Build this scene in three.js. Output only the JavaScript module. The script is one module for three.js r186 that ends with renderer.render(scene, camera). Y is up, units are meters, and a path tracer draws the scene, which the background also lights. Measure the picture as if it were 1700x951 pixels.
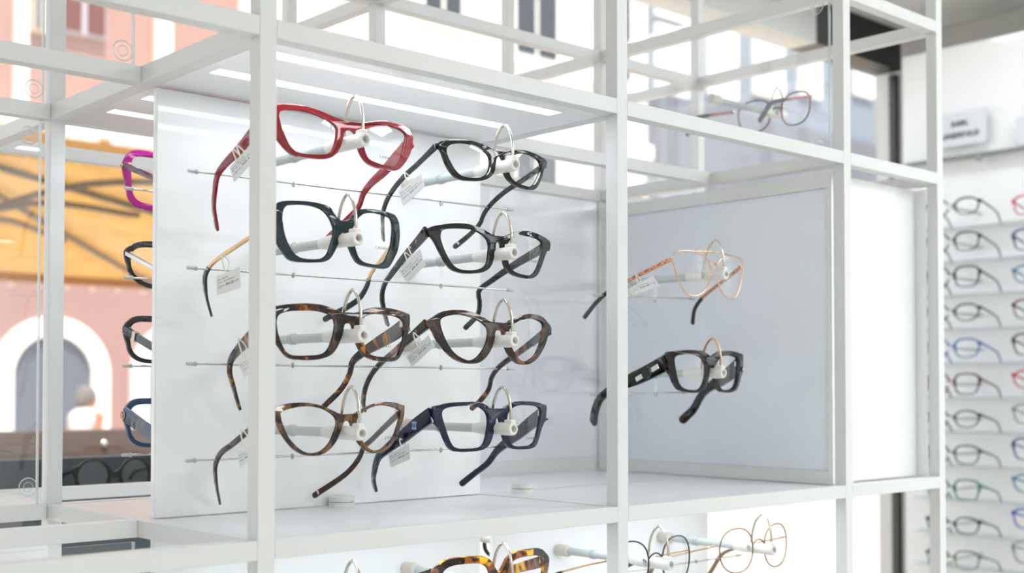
import * as THREE from 'three';
import { RoundedBoxGeometry } from 'three/addons/geometries/RoundedBoxGeometry.js';
import { TextGeometry } from 'three/addons/geometries/TextGeometry.js';
import { FontLoader } from 'three/addons/loaders/FontLoader.js';
import { MarchingCubes } from 'three/addons/objects/MarchingCubes.js';
import { RectAreaLightUniformsLib } from 'three/addons/lights/RectAreaLightUniformsLib.js';
import { mergeGeometries, mergeVertices, toCreasedNormals } from 'three/addons/utils/BufferGeometryUtils.js';

// ------------------------------------------------------------------ camera, sky, sun, exposure
// X runs along the front of the display rack, H is height over the lens, B is depth behind the lens (world z = -B)
const scene = new THREE.Scene();
const HC = 1.5;                                             // height of the lens over the floor
const F = 2051.52, CX = 850, CY = 595.41, YAW = 47.638 * Math.PI / 180, PITCH = 1.4113 * Math.PI / 180;
const camera = new THREE.PerspectiveCamera(2 * Math.atan(475.5 / F) * 180 / Math.PI, 1700 / 951, 0.05, 200);
camera.position.set(0, HC, 0);
camera.lookAt(Math.cos(YAW) * Math.cos(PITCH), HC + Math.sin(PITCH), -Math.sin(YAW) * Math.cos(PITCH));
camera.setViewOffset(1700, 951, 0, -(CY - 475.5), 1700, 951);
camera.focus = 1.16; camera.userData.fStop = 5.6;
const renderer = new THREE.WebGLRenderer({ antialias: true });
renderer.toneMapping = THREE.LinearToneMapping;
renderer.toneMappingExposure = 0.95;
renderer.shadowMap.enabled = true;
RectAreaLightUniformsLib.init();
scene.background = new THREE.Color(0.80, 0.89, 1.0);
scene.backgroundIntensity = 1.8;
const sun = new THREE.DirectionalLight(0xfff6ea, 8.0);
sun.position.set(6, 24, -2); sun.target.position.set(9, 0, -12);
sun.castShadow = true; sun.shadow.mapSize.set(4096, 4096);
Object.assign(sun.shadow.camera, { left: -30, right: 30, top: 30, bottom: -30, near: 0.5, far: 80 });
scene.add(sun, sun.target);

// ------------------------------------------------------------------ pixel -> place
const V = (X, H, B) => new THREE.Vector3(X, H + HC, -B);
function ray(x, y) {
  const u = (x - CX) / F, v = (CY - y) / F, c = Math.cos(PITCH), s = Math.sin(PITCH), w = c - v * s;
  return { X: u * Math.sin(YAW) + w * Math.cos(YAW), H: s + v * c, B: -u * Math.cos(YAW) + w * Math.sin(YAW) };
}
const scaled = (r, t) => ({ X: r.X * t, H: r.H * t, B: r.B * t });
const atB = (x, y, B) => { const r = ray(x, y); return scaled(r, B / r.B); };
const atX = (x, y, X) => { const r = ray(x, y); return scaled(r, X / r.X); };
const atH = (x, y, H) => { const r = ray(x, y); return scaled(r, H / r.H); };

// ------------------------------------------------------------------ small tools
let seed = 7;
const rnd = () => { seed = (seed * 1664525 + 1013904223) >>> 0; return seed / 4294967296; };
const taken = {};
function numbered(n) { taken[n] = (taken[n] ?? -1) + 1; return taken[n] ? `${n}_${String(taken[n]).padStart(3, '0')}` : n; }
function thing(name, label, category, at = [0, 0, 0], group) {
  const o = new THREE.Group(); o.name = numbered(name); o.userData = { label, category };
  if (group) o.userData.group = group;
  o.position.copy(at.isVector3 ? at : new THREE.Vector3(...at)); scene.add(o); return o;
}
function part(name, geo, mat, parent, pos) {
  const m = new THREE.Mesh(geo, mat); m.name = name; m.castShadow = m.receiveShadow = true;
  if (pos) m.position.copy(pos.isVector3 ? pos : new THREE.Vector3(...pos));
  parent.add(m); return m;
}
function solo(name, geo, mat, label, category, pos, group) {
  const m = part(numbered(name), geo, mat, scene, pos); m.userData = { label, category };
  if (group) m.userData.group = group; return m;
}
function struct(name, geo, mat, pos, label) { const m = part(numbered(name), geo, mat, scene, pos); m.userData = { kind: 'structure', label }; return m; }
const bx = (w, h, d, r = 0.0006) => r ? new RoundedBoxGeometry(w, h, d, 1, Math.min(r, w / 2.2, h / 2.2, d / 2.2)) : new THREE.BoxGeometry(w, h, d);
// a box between X, H and B limits, as part of a group that stands at a world position
function span(name, [x0, x1], [h0, h1], [b0, b1], mat, parent, r = 0.0006) {
  const p = V((x0 + x1) / 2, (h0 + h1) / 2, (b0 + b1) / 2);
  if (parent !== scene) p.sub(parent.position);
  return part(name, bx(x1 - x0, h1 - h0, b1 - b0, r), mat, parent, p);
}
const std = (c, roughness = 0.5, o = {}) => new THREE.MeshStandardMaterial({ color: new THREE.Color(c), roughness, ...o });
const phy = (c, roughness = 0.5, o = {}) => new THREE.MeshPhysicalMaterial({ color: new THREE.Color(c), roughness, ...o });
const tubeGeo = (pts, r, seg = 40, rad = 8, closed = false) => new THREE.TubeGeometry(new THREE.CatmullRomCurve3(pts, closed, 'centripetal'), seg, r, rad, closed);
const cyl = (r, l, seg = 24) => new THREE.CylinderGeometry(r, r, l, seg);

// value noise
const P = new Uint8Array(512); { const a = [...Array(256).keys()]; for (let i = 255; i > 0; i--) { const j = Math.floor(rnd() * (i + 1)); [a[i], a[j]] = [a[j], a[i]]; } for (let i = 0; i < 512; i++) P[i] = a[i & 255]; }
function vn(x, y, per) {
  const xi = Math.floor(x), yi = Math.floor(y), fx = x - xi, fy = y - yi, s = (t) => t * t * (3 - 2 * t);
  const h = (i, j) => P[P[((i % per) + per) % per] + ((j % per) + per) % per] / 255;
  const a = h(xi, yi), b = h(xi + 1, yi), c = h(xi, yi + 1), d = h(xi + 1, yi + 1), u = s(fx), v = s(fy);
  return a + (b - a) * u + (c - a) * v + (a - b - c + d) * u * v;
}
const fbm = (u, v, f, o = 3) => { let t = 0, a = 0.5, n = 0; for (let k = 0; k < o; k++) { t += a * vn(u * f + k * 13.7, v * f + k * 7.3, f); n += a; a *= 0.5; f *= 2; } return t / n; };
function tex(n, fn, rep, srgb = true) {
  const d = new Uint8Array(n * n * 4);
  for (let j = 0; j < n; j++) for (let i = 0; i < n; i++) { const c = fn(i / n, j / n); d.set([c[0] * 255, c[1] * 255, c[2] * 255, 255].map((q) => Math.max(0, Math.min(255, q))), (j * n + i) * 4); }
  const t = new THREE.DataTexture(d, n, n); t.wrapS = t.wrapT = THREE.RepeatWrapping; t.magFilter = THREE.LinearFilter; t.minFilter = THREE.LinearMipmapLinearFilter; t.generateMipmaps = true;
  if (srgb) t.colorSpace = THREE.SRGBColorSpace; t.repeat.set(rep, rep); t.needsUpdate = true; return t;
}
const mixc = (a, b, t) => a.map((q, i) => q + (b[i] - q) * t);
const sst = (a, b, x) => { const t = Math.max(0, Math.min(1, (x - a) / (b - a))); return t * t * (3 - 2 * t); };
const shell = (dark, mid, light, f, lo, rep) => tex(256, (u, v) => { const n = fbm(u, v, f), m = fbm(u + 0.37, v + 0.61, f, 2); return mixc(mixc(dark, mid, sst(lo, lo + 0.12, n)), light, sst(lo + 0.1, lo + 0.22, n) * sst(0.4, 0.6, m)); }, rep);

// ------------------------------------------------------------------ materials
const M = {};
M.white = phy('#e6e8e7', 0.42, { clearcoat: 0.12, clearcoatRoughness: 0.4 });
M.whiteBoard = phy('#f4f6fa', 0.35, { clearcoat: 0.25, clearcoatRoughness: 0.25, map: tex(256, (u, v) => { const g = 0.965 + 0.035 * fbm(u, v, 8, 4); return [g, g, g]; }, 3) });
M.milk = phy('#f8fafb', 0.3, { clearcoat: 0.9, clearcoatRoughness: 0.06 });
M.grey = phy('#ecf2f9', 0.3, { clearcoat: 0.35, clearcoatRoughness: 0.08 });
M.greyMirror = phy('#f3f5fc', 0.25, { clearcoat: 1, clearcoatRoughness: 0.04 });
M.clear = phy('#ffffff', 0.02, { transmission: 1, thickness: 0, ior: 1.49 });
M.clearEdge = phy('#eef4f4', 0.2, { transmission: 0.6, thickness: 0 });
M.glass = phy('#ffffff', 0.0, { transmission: 1, thickness: 0, ior: 1.5 });
M.lens = phy('#ffffff', 0.0, { transmission: 1, thickness: 0, ior: 1.55 });
M.tube = phy('#c3cbc9', 0.4);
M.clip = phy('#ecebe5', 0.4, { clearcoat: 0.2 });
M.cap = phy('#d8d2c4', 0.35, { clearcoat: 0.3 });
M.hole = std('#cdc2aa', 0.7);
M.wire = phy('#cfc8bd', 0.22, { metalness: 1 });
M.bar = phy('#c9c6c0', 0.25, { metalness: 1 });
M.rubber = phy('#dfe4e4', 0.25, { transmission: 0.45, thickness: 0 });
M.paper = std('#eceeee', 0.7);
M.strap = phy('#ece9dd', 0.5);
M.ink = std('#5c6066', 0.6);
M.gold = phy('#e3b98a', 0.2, { metalness: 1 });
M.roseGold = phy('#e9c3ad', 0.2, { metalness: 1 });
M.silver = phy('#d4d4d2', 0.2, { metalness: 1 });
M.goldTex = phy('#e6b999', 0.35, { metalness: 0.8, map: tex(128, (u, v) => { const n = fbm(u, v, 16, 2); return mixc([0.5, 0.36, 0.28], [1, 0.88, 0.78], sst(0.35, 0.55, n)); }, 60) });
const gloss = (c, o = {}) => phy(c, 0.5, { specularIntensity: 0.1, clearcoat: 1, clearcoatRoughness: 0.03, ...o });
M.red = gloss('#8e101d'); M.black = gloss('#070809'); M.green = gloss('#10292c'); M.navy = gloss('#0c1a36'); M.blue = gloss('#123f63');
M.teal = gloss('#0f7a6c'); M.blackTip = phy('#15181b', 0.35); M.greenTip = gloss('#12312f');
M.magenta = gloss('#c2109a', { transmission: 0.35, thickness: 0 });
M.magentaDark = gloss('#5d2a4a');
M.tortoise = gloss('#ffffff', { map: shell([0.11, 0.07, 0.05], [0.30, 0.16, 0.07], [0.72, 0.48, 0.14], 9, 0.53, 14) });
M.havana = gloss('#ffffff', { map: shell([0.14, 0.10, 0.085], [0.27, 0.18, 0.14], [0.58, 0.38, 0.27], 6, 0.53, 12) });
M.brownHorn = gloss('#ffffff', { map: tex(256, (u, v) => { const n = fbm(u, v * 0.25, 16, 3); return mixc([0.13, 0.085, 0.06], [0.52, 0.37, 0.23], sst(0.4, 0.68, n)); }, 10) });
M.amber = gloss('#ffffff', { map: shell([0.1, 0.07, 0.06], [0.50, 0.28, 0.12], [0.88, 0.66, 0.12], 7, 0.48, 16) });
M.brownTip = gloss('#3a251a'); M.plum = gloss('#5e2a35'); M.pink = gloss('#b06a72'); M.greyTip = phy('#55595d', 0.4);
M.copper = phy('#927b69', 0.3, { metalness: 1 });

// ------------------------------------------------------------------ the room
const XW = 2.72, BW = 1.72, CEIL = 0.94;
M.wallPaint = std('#e2e3e0', 0.9); M.ceilingPaint = std('#f2f5f3', 0.9); M.floor = std('#d6d3cc', 0.5); M.frameBlack = phy('#121315', 0.4);
struct('floor', bx(5.2, 0.2, 5.4, 0), M.floor, [0.4, -0.1, 0.9], 'pale shop floor');
struct('ceiling', bx(5.2, 0.3, 5.4, 0), M.ceilingPaint, V(0.4, CEIL + 0.15, -0.9), 'grey shop ceiling');
struct('wall_left', bx(0.2, 2.8, 5.4, 0), M.wallPaint, V(-2.1, -0.2, -0.9), 'white side wall');
struct('wall_right', bx(0.2, 2.8, 5.4, 0), M.wallPaint, V(XW + 0.36, -0.2, -0.9), 'white side wall behind the frame display');
struct('wall_back', bx(5.2, 2.8, 0.2, 0), M.wallPaint, V(0.4, -0.2, -3.5), 'white wall behind the viewer');
struct('wall_front', bx(5.2, 0.75, 0.2, 0), std('#d9cfc2', 0.9), V(0.4, 1.62, BW + 0.08), 'street front above the shop window');
{ // shop window: black frame, one big pane, a white reveal by the corner
  const w = new THREE.Group(); w.name = 'window_1'; w.userData = { kind: 'structure', label: 'black framed shop window to the street' }; w.position.copy(V(0.4, -HC, BW)); scene.add(w);
  const xr = atB(1488, 700, BW).X;
  const hb = atB(1450, 112, BW).H;
  const xb = atB(1338, 90, BW).X;
  span('frame_head', [xb, XW + 0.2], [hb, CEIL + 0.31], [BW - 0.03, BW + 0.05], M.frameBlack, w);
  span('head_board', [-2, xb], [hb, CEIL + 0.31], [BW - 0.03, BW + 0.05], M.white, w);
  span('frame_jamb', [xr, xr + 0.018], [-HC, hb], [BW - 0.005, BW + 0.015], M.frameBlack, w);
  span('frame_sill', [-2, xr], [-HC, -HC + 0.08], [BW - 0.03, BW + 0.05], M.frameBlack, w);
  span('pane', [-2, xr], [-HC + 0.08, hb], [BW - 0.003, BW + 0.003], M.glass, w, 0);
  span('reveal_panel', [xr + 0.018, XW + 0.3], [-HC, hb], [BW - 0.03, BW + 0.05], M.white, w);
}

// ceiling lamps of the shop (behind and to the right of the viewer): a lit panel and its light
M.lampFace = new THREE.MeshStandardMaterial({ color: 0xffffff, emissive: 0xffffff, emissiveIntensity: 3 });
function ceilingLamp(X, B, w, d, L, where) {
  const g = thing('ceiling_lamp', 'flat white lamp panel in the shop ceiling ' + where, 'lamp', V(X, CEIL - 0.02, B), 'ceiling lamps');
  part('frame', bx(w + 0.04, 0.02, d + 0.04), M.white, g, [0, 0.01, 0]);
  part('diffuser', bx(w, 0.006, d, 0), M.lampFace, g, [0, -0.003, 0]);
  const l = new THREE.RectAreaLight(0xf8fbff, L, w, d); l.position.set(0, -0.012, 0); l.rotation.x = -Math.PI / 2; g.add(l);
}
ceilingLamp(2.1, -0.45, 0.8, 1.0, 7.6, 'before the wall display');
ceilingLamp(0.1, -2.3, 0.9, 0.9, 15.5, 'far from the window');

// ------------------------------------------------------------------ the display rack: 15 mm bars on a 400 mm module
const T = 0.0152, XS = [0.0968, 0.4968, 0.8968, 1.2959, 1.5167], BS = [0.8296, 1.0304, 1.2306, 1.4308], HB = -0.1221, HT = 0.2780, HU = 0.4800;
const rack = thing('display_rack', 'white lattice rack of thin square bars filling the shop window', 'rack', V(XS[1], -HC, BS[0]));
const LV = [-1.3221, -0.9221, -0.5221, HB, HT, HU];
for (const b of [0, 2, 3]) for (let i = 0; i < 5; i++) span('post', [XS[i] - T / 2, XS[i] + T / 2], [-HC, 0.90], [BS[b] - T / 2, BS[b] + T / 2], M.white, rack, 0.0007);
for (const b of [0, 2, 3]) for (let i = 0; i < 4; i++) for (const h of LV) span('rail', [XS[i] + T / 2, XS[i + 1] - T / 2], [h - T / 2, h + T / 2], [BS[b] - T / 2, BS[b] + T / 2], M.white, rack, 0.0006);
for (let i = 0; i < 5; i++) for (const h of LV) for (const [a, c] of [[0, 2], [2, 3]]) span('cross_rail', [XS[i] - T / 2, XS[i] + T / 2], [h - T / 2, h + T / 2], [BS[a] + T / 2, BS[c] - T / 2], M.white, rack, 0.0006);
for (const [i, h] of [[0, HT], [0, HB], [2, HT]]) span('middle_rail', [XS[i] + T / 2, XS[i + 1] - T / 2], [h - T / 2, h + T / 2], [BS[1] - T / 2, BS[1] + T / 2], M.white, rack, 0.0006);

const inX = (i, g = 0.0006) => [XS[i] + T / 2 + g, XS[i + 1] - T / 2 - g], inB = [BS[0] + T / 2 + 0.0006, BS[2] - T / 2 - 0.0006];
function shelf(i, h, label) { const [x0, x1] = inX(i); solo('shelf_board', bx(x1 - x0, 0.0062, inB[1] - inB[0]), M.whiteBoard, label, 'shelf', V((x0 + x1) / 2, h + 0.0038, (inB[0] + inB[1]) / 2)); }
shelf(1, HB, 'white shelf board under the milky panel carrying eight pairs of glasses');
shelf(2, HB, 'white shelf board under the rose gold and the thick black glasses');

// light panels: the ceiling of a cell, four recessed strips with their lights
M.strip = new THREE.MeshStandardMaterial({ color: 0xffffff, emissive: 0xf6fbff, emissiveIntensity: 2.2 });
function lightPanel(i, h, label, below) {
  const [x0, x1] = inX(i), y = h - T / 2 + 0.0004, g = thing('light_panel', label, 'light', V((x0 + x1) / 2, y, (inB[0] + inB[1]) / 2));
  const bs = [0.866, 0.9435, 1.0735, 1.148], w = 0.0095;
  const cuts = [inB[0], ...bs.flatMap((b) => [b - w, b + w]), inB[1]];
  for (let k = 0; k < cuts.length; k += 2) span('panel', [x0, x1], [y, y + 0.004], [cuts[k], cuts[k + 1]], M.milk, g, 0);
  span('panel', [x0, x1], [y + 0.004, y + 0.0062], inB, M.milk, g, 0);
  const l0 = x0 + 0.0125, l1 = x1 - 0.0405;
  for (const b of bs) {
    span('panel', [x0, l0], [y, y + 0.004], [b - w, b + w], M.milk, g, 0); span('panel', [l1, x1], [y, y + 0.004], [b - w, b + w], M.milk, g, 0);
    span('light_strip', [l0, l1], [y + 0.0008, y + 0.0038], [b - w + 0.0002, b + w - 0.0002], M.strip, g, 0);
    const l = new THREE.RectAreaLight(0xeaf5ff, below, l1 - l0, 2 * w); l.position.copy(V((l0 + l1) / 2, y - 0.0006, b).sub(g.position)); l.rotation.x = -Math.PI / 2; g.add(l);
  }
}
lightPanel(1, HT, 'white cell ceiling with four glowing light strips over eight glasses', 10);
lightPanel(1, HB, 'white lit ceiling of lower cell above amber tortoise glasses', 6.5);
lightPanel(2, HB, 'white lit ceiling of lower cell above round wire glasses', 6.5);

// panels that carry the holders
const PB = [1.0225, 1.0305], holeR = 0.004;
function carrier(name, i, h0, h1, mat, label, x0 = inX(i)[0] + 0.0, x1 = inX(i)[1] - 0.003) { return solo(name, bx(x1 - x0, h1 - h0, PB[1] - PB[0], 0.0012), mat, label, 'panel', V((x0 + x1) / 2, (h0 + h1) / 2, (PB[0] + PB[1]) / 2)); }
carrier('acrylic_divider', 1, HB + T / 2, HT - T / 2 - 0.001, M.milk, 'milky white panel behind the red and the dark green glasses', 0.5043, 0.8862);
carrier('acrylic_divider', 2, HB + T / 2, HT - T / 2 - 0.001, M.clear, 'clear acrylic panel carrying rose gold and thick black glasses', 0.9055, 1.2790);
carrier('acrylic_divider', 1, HB - 0.4 + T / 2 + 0.001, HB - T / 2 - 0.002, M.milk, 'milky white panel behind amber tortoise glasses in lower cell', 0.5043, 0.8862);
carrier('acrylic_divider', 2, HB - 0.4 + T / 2 + 0.001, HB - T / 2 - 0.002, M.milk, 'milky white panel behind round wire glasses in lower cell', 0.9055, 1.2790);
function foot(X, B, mat, label) {
  const g = thing('panel_foot', label, 'foot', V(X, HB + T / 2 - 0.0008, B));
  part('disc', cyl(0.0125, 0.0052, 40), mat, g, [0, 0.0026, 0]); part('disc', cyl(0.0125, 0.0048, 40), mat, g, [0, 0.0082, 0]); part('spindle', cyl(0.009, 0.0012, 24), mat, g, [0, 0.0055, 0]);
}
foot(0.694, 1.0085, M.clip, 'white round foot at the base of the milky panel');
foot(0.935, 1.0085, M.clip, 'white round foot at the base of the clear acrylic panel');

{ // side panel of the second cell: grey board in a white frame, shadow gap above
  const g = thing('framed_board', 'grey board in white frame beside the rose gold glasses', 'panel', V(XS[3] - T / 2, HB, 1.03));
  const x = [XS[3] - T / 2 - 0.0065, XS[3] - T / 2 - 0.0005], h0 = HB + T / 2, h1 = 0.2605, b = [0.8395, 1.2215], fw = 0.0175;
  span('frame', x, [h1 - fw, h1], b, M.white, g); span('frame', x, [h0, h0 + 0.0165], b, M.white, g);
  span('frame', x, [h0 + 0.0165, h1 - fw], [b[0], b[0] + 0.004], M.white, g); span('frame', x, [h0 + 0.0165, h1 - fw], [b[1] - 0.014, b[1]], M.white, g);
  span('board', [x[0] + 0.0022, x[1]], [h0 + 0.0165, h1 - fw], [b[0] + 0.004, b[1] - 0.014], M.grey, g);
}
{ // back of the second cell
  const g = thing('framed_board', 'glossy lilac grey board behind the clear acrylic panel', 'panel', V((XS[2] + XS[3]) / 2, HB, BS[2]));
  const [x0, x1] = inX(2), b = [BS[2] - 0.003, BS[2] + 0.003], h0 = HB + T / 2, h1 = HT - T / 2 - 0.001;
  span('frame', [x0, x1], [h0, h0 + 0.018], b, M.white, g);
  span('board', [x0, x1], [h0 + 0.018, h1], [b[0] + 0.001, b[1]], M.greyMirror, g);
}
{
  const [x0, x1] = inX(3), g = thing('white_backdrop', 'plain white box back in the narrow cell next to the grey framed board', 'backdrop', V((x0 + x1) / 2, HB + T / 2, 0.852));
  const h = [HB + T / 2, HT - T / 2 - 0.006];
  span('face', [x0, x1 - 0.004], h, [0.852, 0.856], M.milk, g); span('return', [x1 - 0.004, x1], h, [0.8374, 1.21], M.milk, g);
}

// clear panes with round connectors in the other cells
const ringGeo = (r, t) => new THREE.TorusGeometry(r, t, 6, 36);
function pane(label, x, h, b, dots, along = 'x') {
  const g = thing('acrylic_screen', label, 'panel', V((x[0] + x[1]) / 2, h[0], (b[0] + b[1]) / 2));
  span('sheet', x, h, b, M.clear, g, 0);
  const e = 0.0012;
  if (along === 'x') span('edge', [x[1] - e, x[1] + 0.0004], h, [b[0] - 0.0003, b[1] + 0.0003], M.clearEdge, g, 0);
  else span('edge', [x[0] - 0.0003, x[1] + 0.0003], h, [b[0] - 0.0004, b[0] + e], M.clearEdge, g, 0);
  for (const [a, hh] of dots) {
    const p = along === 'x' ? V(a, hh, b[0] - 0.001) : V(x[0] - 0.001, hh, a), d = new THREE.Group(); d.name = 'connector'; d.position.copy(p.sub(g.position)); if (along !== 'x') d.rotation.y = Math.PI / 2; g.add(d);
    part('ring', ringGeo(0.0088, 0.0006), M.clearEdge, d); part('ring', ringGeo(0.0046, 0.0004), M.clearEdge, d); part('disc', cyl(0.0088, 0.0012, 32).rotateX(Math.PI / 2), M.clear, d, [0, 0, -0.0012]);
  }
}
const dot = (x, y, B) => { const p = atB(x, y, B); return [p.X, p.H]; };
pane('clear pane with round connector standing on the middle rail', [0.11, atB(222, 60, BS[1]).X], [HT + T / 2, HU - T / 2], [BS[1] - 0.0015, BS[1] + 0.0015], [dot(202, 85, BS[1])]);
pane('clear pane with round connector above the hindmost left rail', [0.11, atB(72, 100, BS[2]).X], [HT + T / 2, HU - T / 2], [BS[2] - 0.0015, BS[2] + 0.0015], [dot(55, 148, BS[2])]);
pane('clear pane with two round connectors beside the magenta glasses', [0.11, atB(65, 500, BS[2]).X], [HB + T / 2, HT - T / 2], [BS[2] - 0.0015, BS[2] + 0.0015], [dot(47, 225, BS[2]), dot(45, 808, BS[2])]);
pane('clear pane with round connectors behind the plum wire glasses', [XS[3] - 0.0015, XS[3] + 0.0015], [HT + T / 2, HU - T / 2], [0.8455, 1.22], [(({ B, H }) => [B, H])(atX(1362, 243, XS[3])), (({ B, H }) => [B, H])(atX(1358, 12, XS[3]))], 'b');
pane('clear pane hanging under the low left rails', [0.11, atB(222, 905, BS[1]).X], [-0.5, HB - 0.012], [BS[1] - 0.0015, BS[1] + 0.0015], []);
solo('low_backdrop', bx(0.36, 0.34, 0.006, 0.001), M.milk, 'white panel standing low in the left cell behind a clear pane', 'panel', V(0.3, HB - 0.183, 1.2));

// ------------------------------------------------------------------ holders and rests
const COL = [0.6100, 0.7832], COL2 = [1.0035, 1.1835], ROWS = [0.2117, 0.1284, 0.0455, -0.0374], BARH = [0.1869, 0.1037, 0.0216, -0.0609], BARB = 0.9648;
const lathe = (pts, seg = 28) => new THREE.LatheGeometry(pts.map(([r, z]) => new THREE.Vector2(r, z)), seg);
// dir +1 points to the shop (glasses face +z), the local axes of a holder: z towards the tip, y up, origin at the base on its panel
const gTube = {}, hookPts = [[-0.004, 0.003], [-0.0045, 0.02], [-0.0095, 0.034], [-0.0165, 0.0395], [-0.0235, 0.0345], [-0.0295, 0.022], [-0.0325, 0.004]];
const gHook = tubeGeo(hookPts.map(([z, y]) => new THREE.Vector3(0, y, z)), 0.00145, 48, 10);
const gClip = lathe([[0.0026, -0.012], [0.0026, 0], [0.0052, 0], [0.0061, -0.0012], [0.0063, -0.012], [0.0059, -0.0125], [0.0061, -0.03], [0.0056, -0.034], [0.0062, -0.036], [0.0062, -0.044], [0.0048, -0.056], [0.0, -0.056]]).rotateX(Math.PI / 2);
const gCap = lathe([[0, 0], [0.0062, 0], [0.0068, 0.002], [0.0068, 0.017], [0.0060, 0.019], [0.0044, 0.0195], [0, 0.0195]]).rotateX(Math.PI / 2);
const gRing = new THREE.CylinderGeometry(0.0052, 0.0052, 0.006, 24).rotateX(Math.PI / 2);
function holder(base, tip, turn, label, group, o = {}) {
  const g = thing('eyewear_holder', label, 'holder', base, group), L = tip; g.rotation.y = turn;
  const k = L.toFixed(4); gTube[k] ??= new THREE.CylinderGeometry(0.0043, 0.0043, L - 0.055 - 0.012, 24).rotateX(Math.PI / 2);
  part('tube', gTube[k], M.tube, g, [0, 0, (0.012 + L - 0.055) / 2]);
  part('base_cap', gCap, M.cap, g);
  const c = part('clip', gClip, M.clip, g, [0, 0, L]);
  part('nub', bx(0.0066, 0.0062, 0.010, 0.0012), M.clip, c, [0, 0.0056, -0.0056]);
  part('bore', cyl(0.0026, 0.001, 20).rotateX(Math.PI / 2), M.hole, c, [0, 0, -0.0115]);
  part('wire_hook', gHook, o.wire ?? M.wire, g, [0, 0, L]);
  if (o.hang) {
    const h = part('hanger', gRing, M.rubber, g, [0, 0, o.hang[0]]);
    part('hanger_strip', bx(0.0045, o.hang[1] - 0.005, 0.0016, 0.0004), M.clear, h, [0, -(o.hang[1] - 0.005) / 2 - 0.004, 0]);
    part('hanger_eye', new THREE.TorusGeometry(0.0019, 0.0008, 8, 16).rotateY(Math.PI / 2), M.rubber, h, [0, -o.hang[1], 0]);
  }
  return g;
}
function restBar(x0, x1, h0, h1, B, label, group) {
  const a = V(x0, h0, B), b = V(x1, h1, B), g = thing('temple_rest', label, 'rail', a.clone().add(b).multiplyScalar(0.5), group), L = a.distanceTo(b), ang = Math.atan2(b.y - a.y, b.x - a.x);
  g.rotation.z = ang;
  part('bar', cyl(0.00095, L, 12).rotateZ(Math.PI / 2), M.bar, g);
  for (const s of [-1, 1]) { const e = part('end_cap', new THREE.CapsuleGeometry(0.0016, 0.006, 6, 12).rotateZ(Math.PI / 2), M.rubber, g, [s * (L / 2 - 0.001), 0, 0]); part('collar', cyl(0.0021, 0.0016, 14).rotateZ(Math.PI / 2), M.rubber, e, [-s * 0.0042, 0, 0]); }
}

// ------------------------------------------------------------------ glasses
const font = await new FontLoader().loadAsync('fonts/droid/droid_sans_regular.typeface.json');
const fontB = await new FontLoader().loadAsync('fonts/droid/droid_sans_bold.typeface.json');
function words(s, size, f = fontB, depth = 0.00015, spread = 1.0) {
  const gs = []; let x = 0;
  for (const ch of s) { if (ch !== ' ') { const g = new TextGeometry(ch, { font: f, size, depth, curveSegments: 3 }); g.translate(x, 0, 0); gs.push(g); g.computeBoundingBox(); } x += size * ({ I: 0.42, ' ': 0.4, E: 0.72, L: 0.7, '.': 0.35 }[ch] ?? 0.86) * spread; }
  const g = mergeGeometries(gs); g.computeBoundingBox(); const c = g.boundingBox.getCenter(new THREE.Vector3()); g.translate(-c.x, -c.y, 0); return g;
}
const gLensWord = words('CHANEL', 0.0024, font, 0.00015, 1.5);
const closedPts = (pts, n) => new THREE.CatmullRomCurve3(pts.map(([x, y]) => new THREE.Vector3(x, y, 0)), true, 'centripetal').getPoints(n).slice(0, n).map((p) => [p.x, p.y]);
const mir = (pts) => pts.map(([x, y]) => [-x, y]);
function bend(geo, k) { const p = geo.attributes.position; for (let i = 0; i < p.count; i++) p.setZ(i, p.getZ(i) - k * p.getX(i) ** 2); p.needsUpdate = true; return geo; }
function frontGeo(top, low, inner, depth, k) {
  const outer = [...top, ...mir(top.slice(0, -1)).reverse(), ...mir(low.slice(1)).reverse(), ...low.slice(1)];
  // low[0] (middle of the bridge's underside) belongs between the two nasal sides
  const full = [...top, ...mir(top.slice(0, -1)).reverse(), ...mir(low.slice(1)).reverse(), low[0], ...low.slice(1)];
  const s = new THREE.Shape(closedPts(full, 260).map(([x, y]) => new THREE.Vector2(x, y)));
  const hole = closedPts(inner, 90);
  s.holes.push(new THREE.Path(hole.map(([x, y]) => new THREE.Vector2(x, y))), new THREE.Path(mir(hole).reverse().map(([x, y]) => new THREE.Vector2(x, y))));
  let g = new THREE.ExtrudeGeometry(s, { depth: depth - 0.0012, bevelEnabled: true, bevelThickness: 0.0006, bevelSize: 0.0006, bevelOffset: -0.0006, bevelSegments: 2, steps: 1 });
  g.translate(0, 0, -depth + 0.0006); bend(g, k); g.deleteAttribute('normal');
  return toCreasedNormals(g, 0.7);
}
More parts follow.
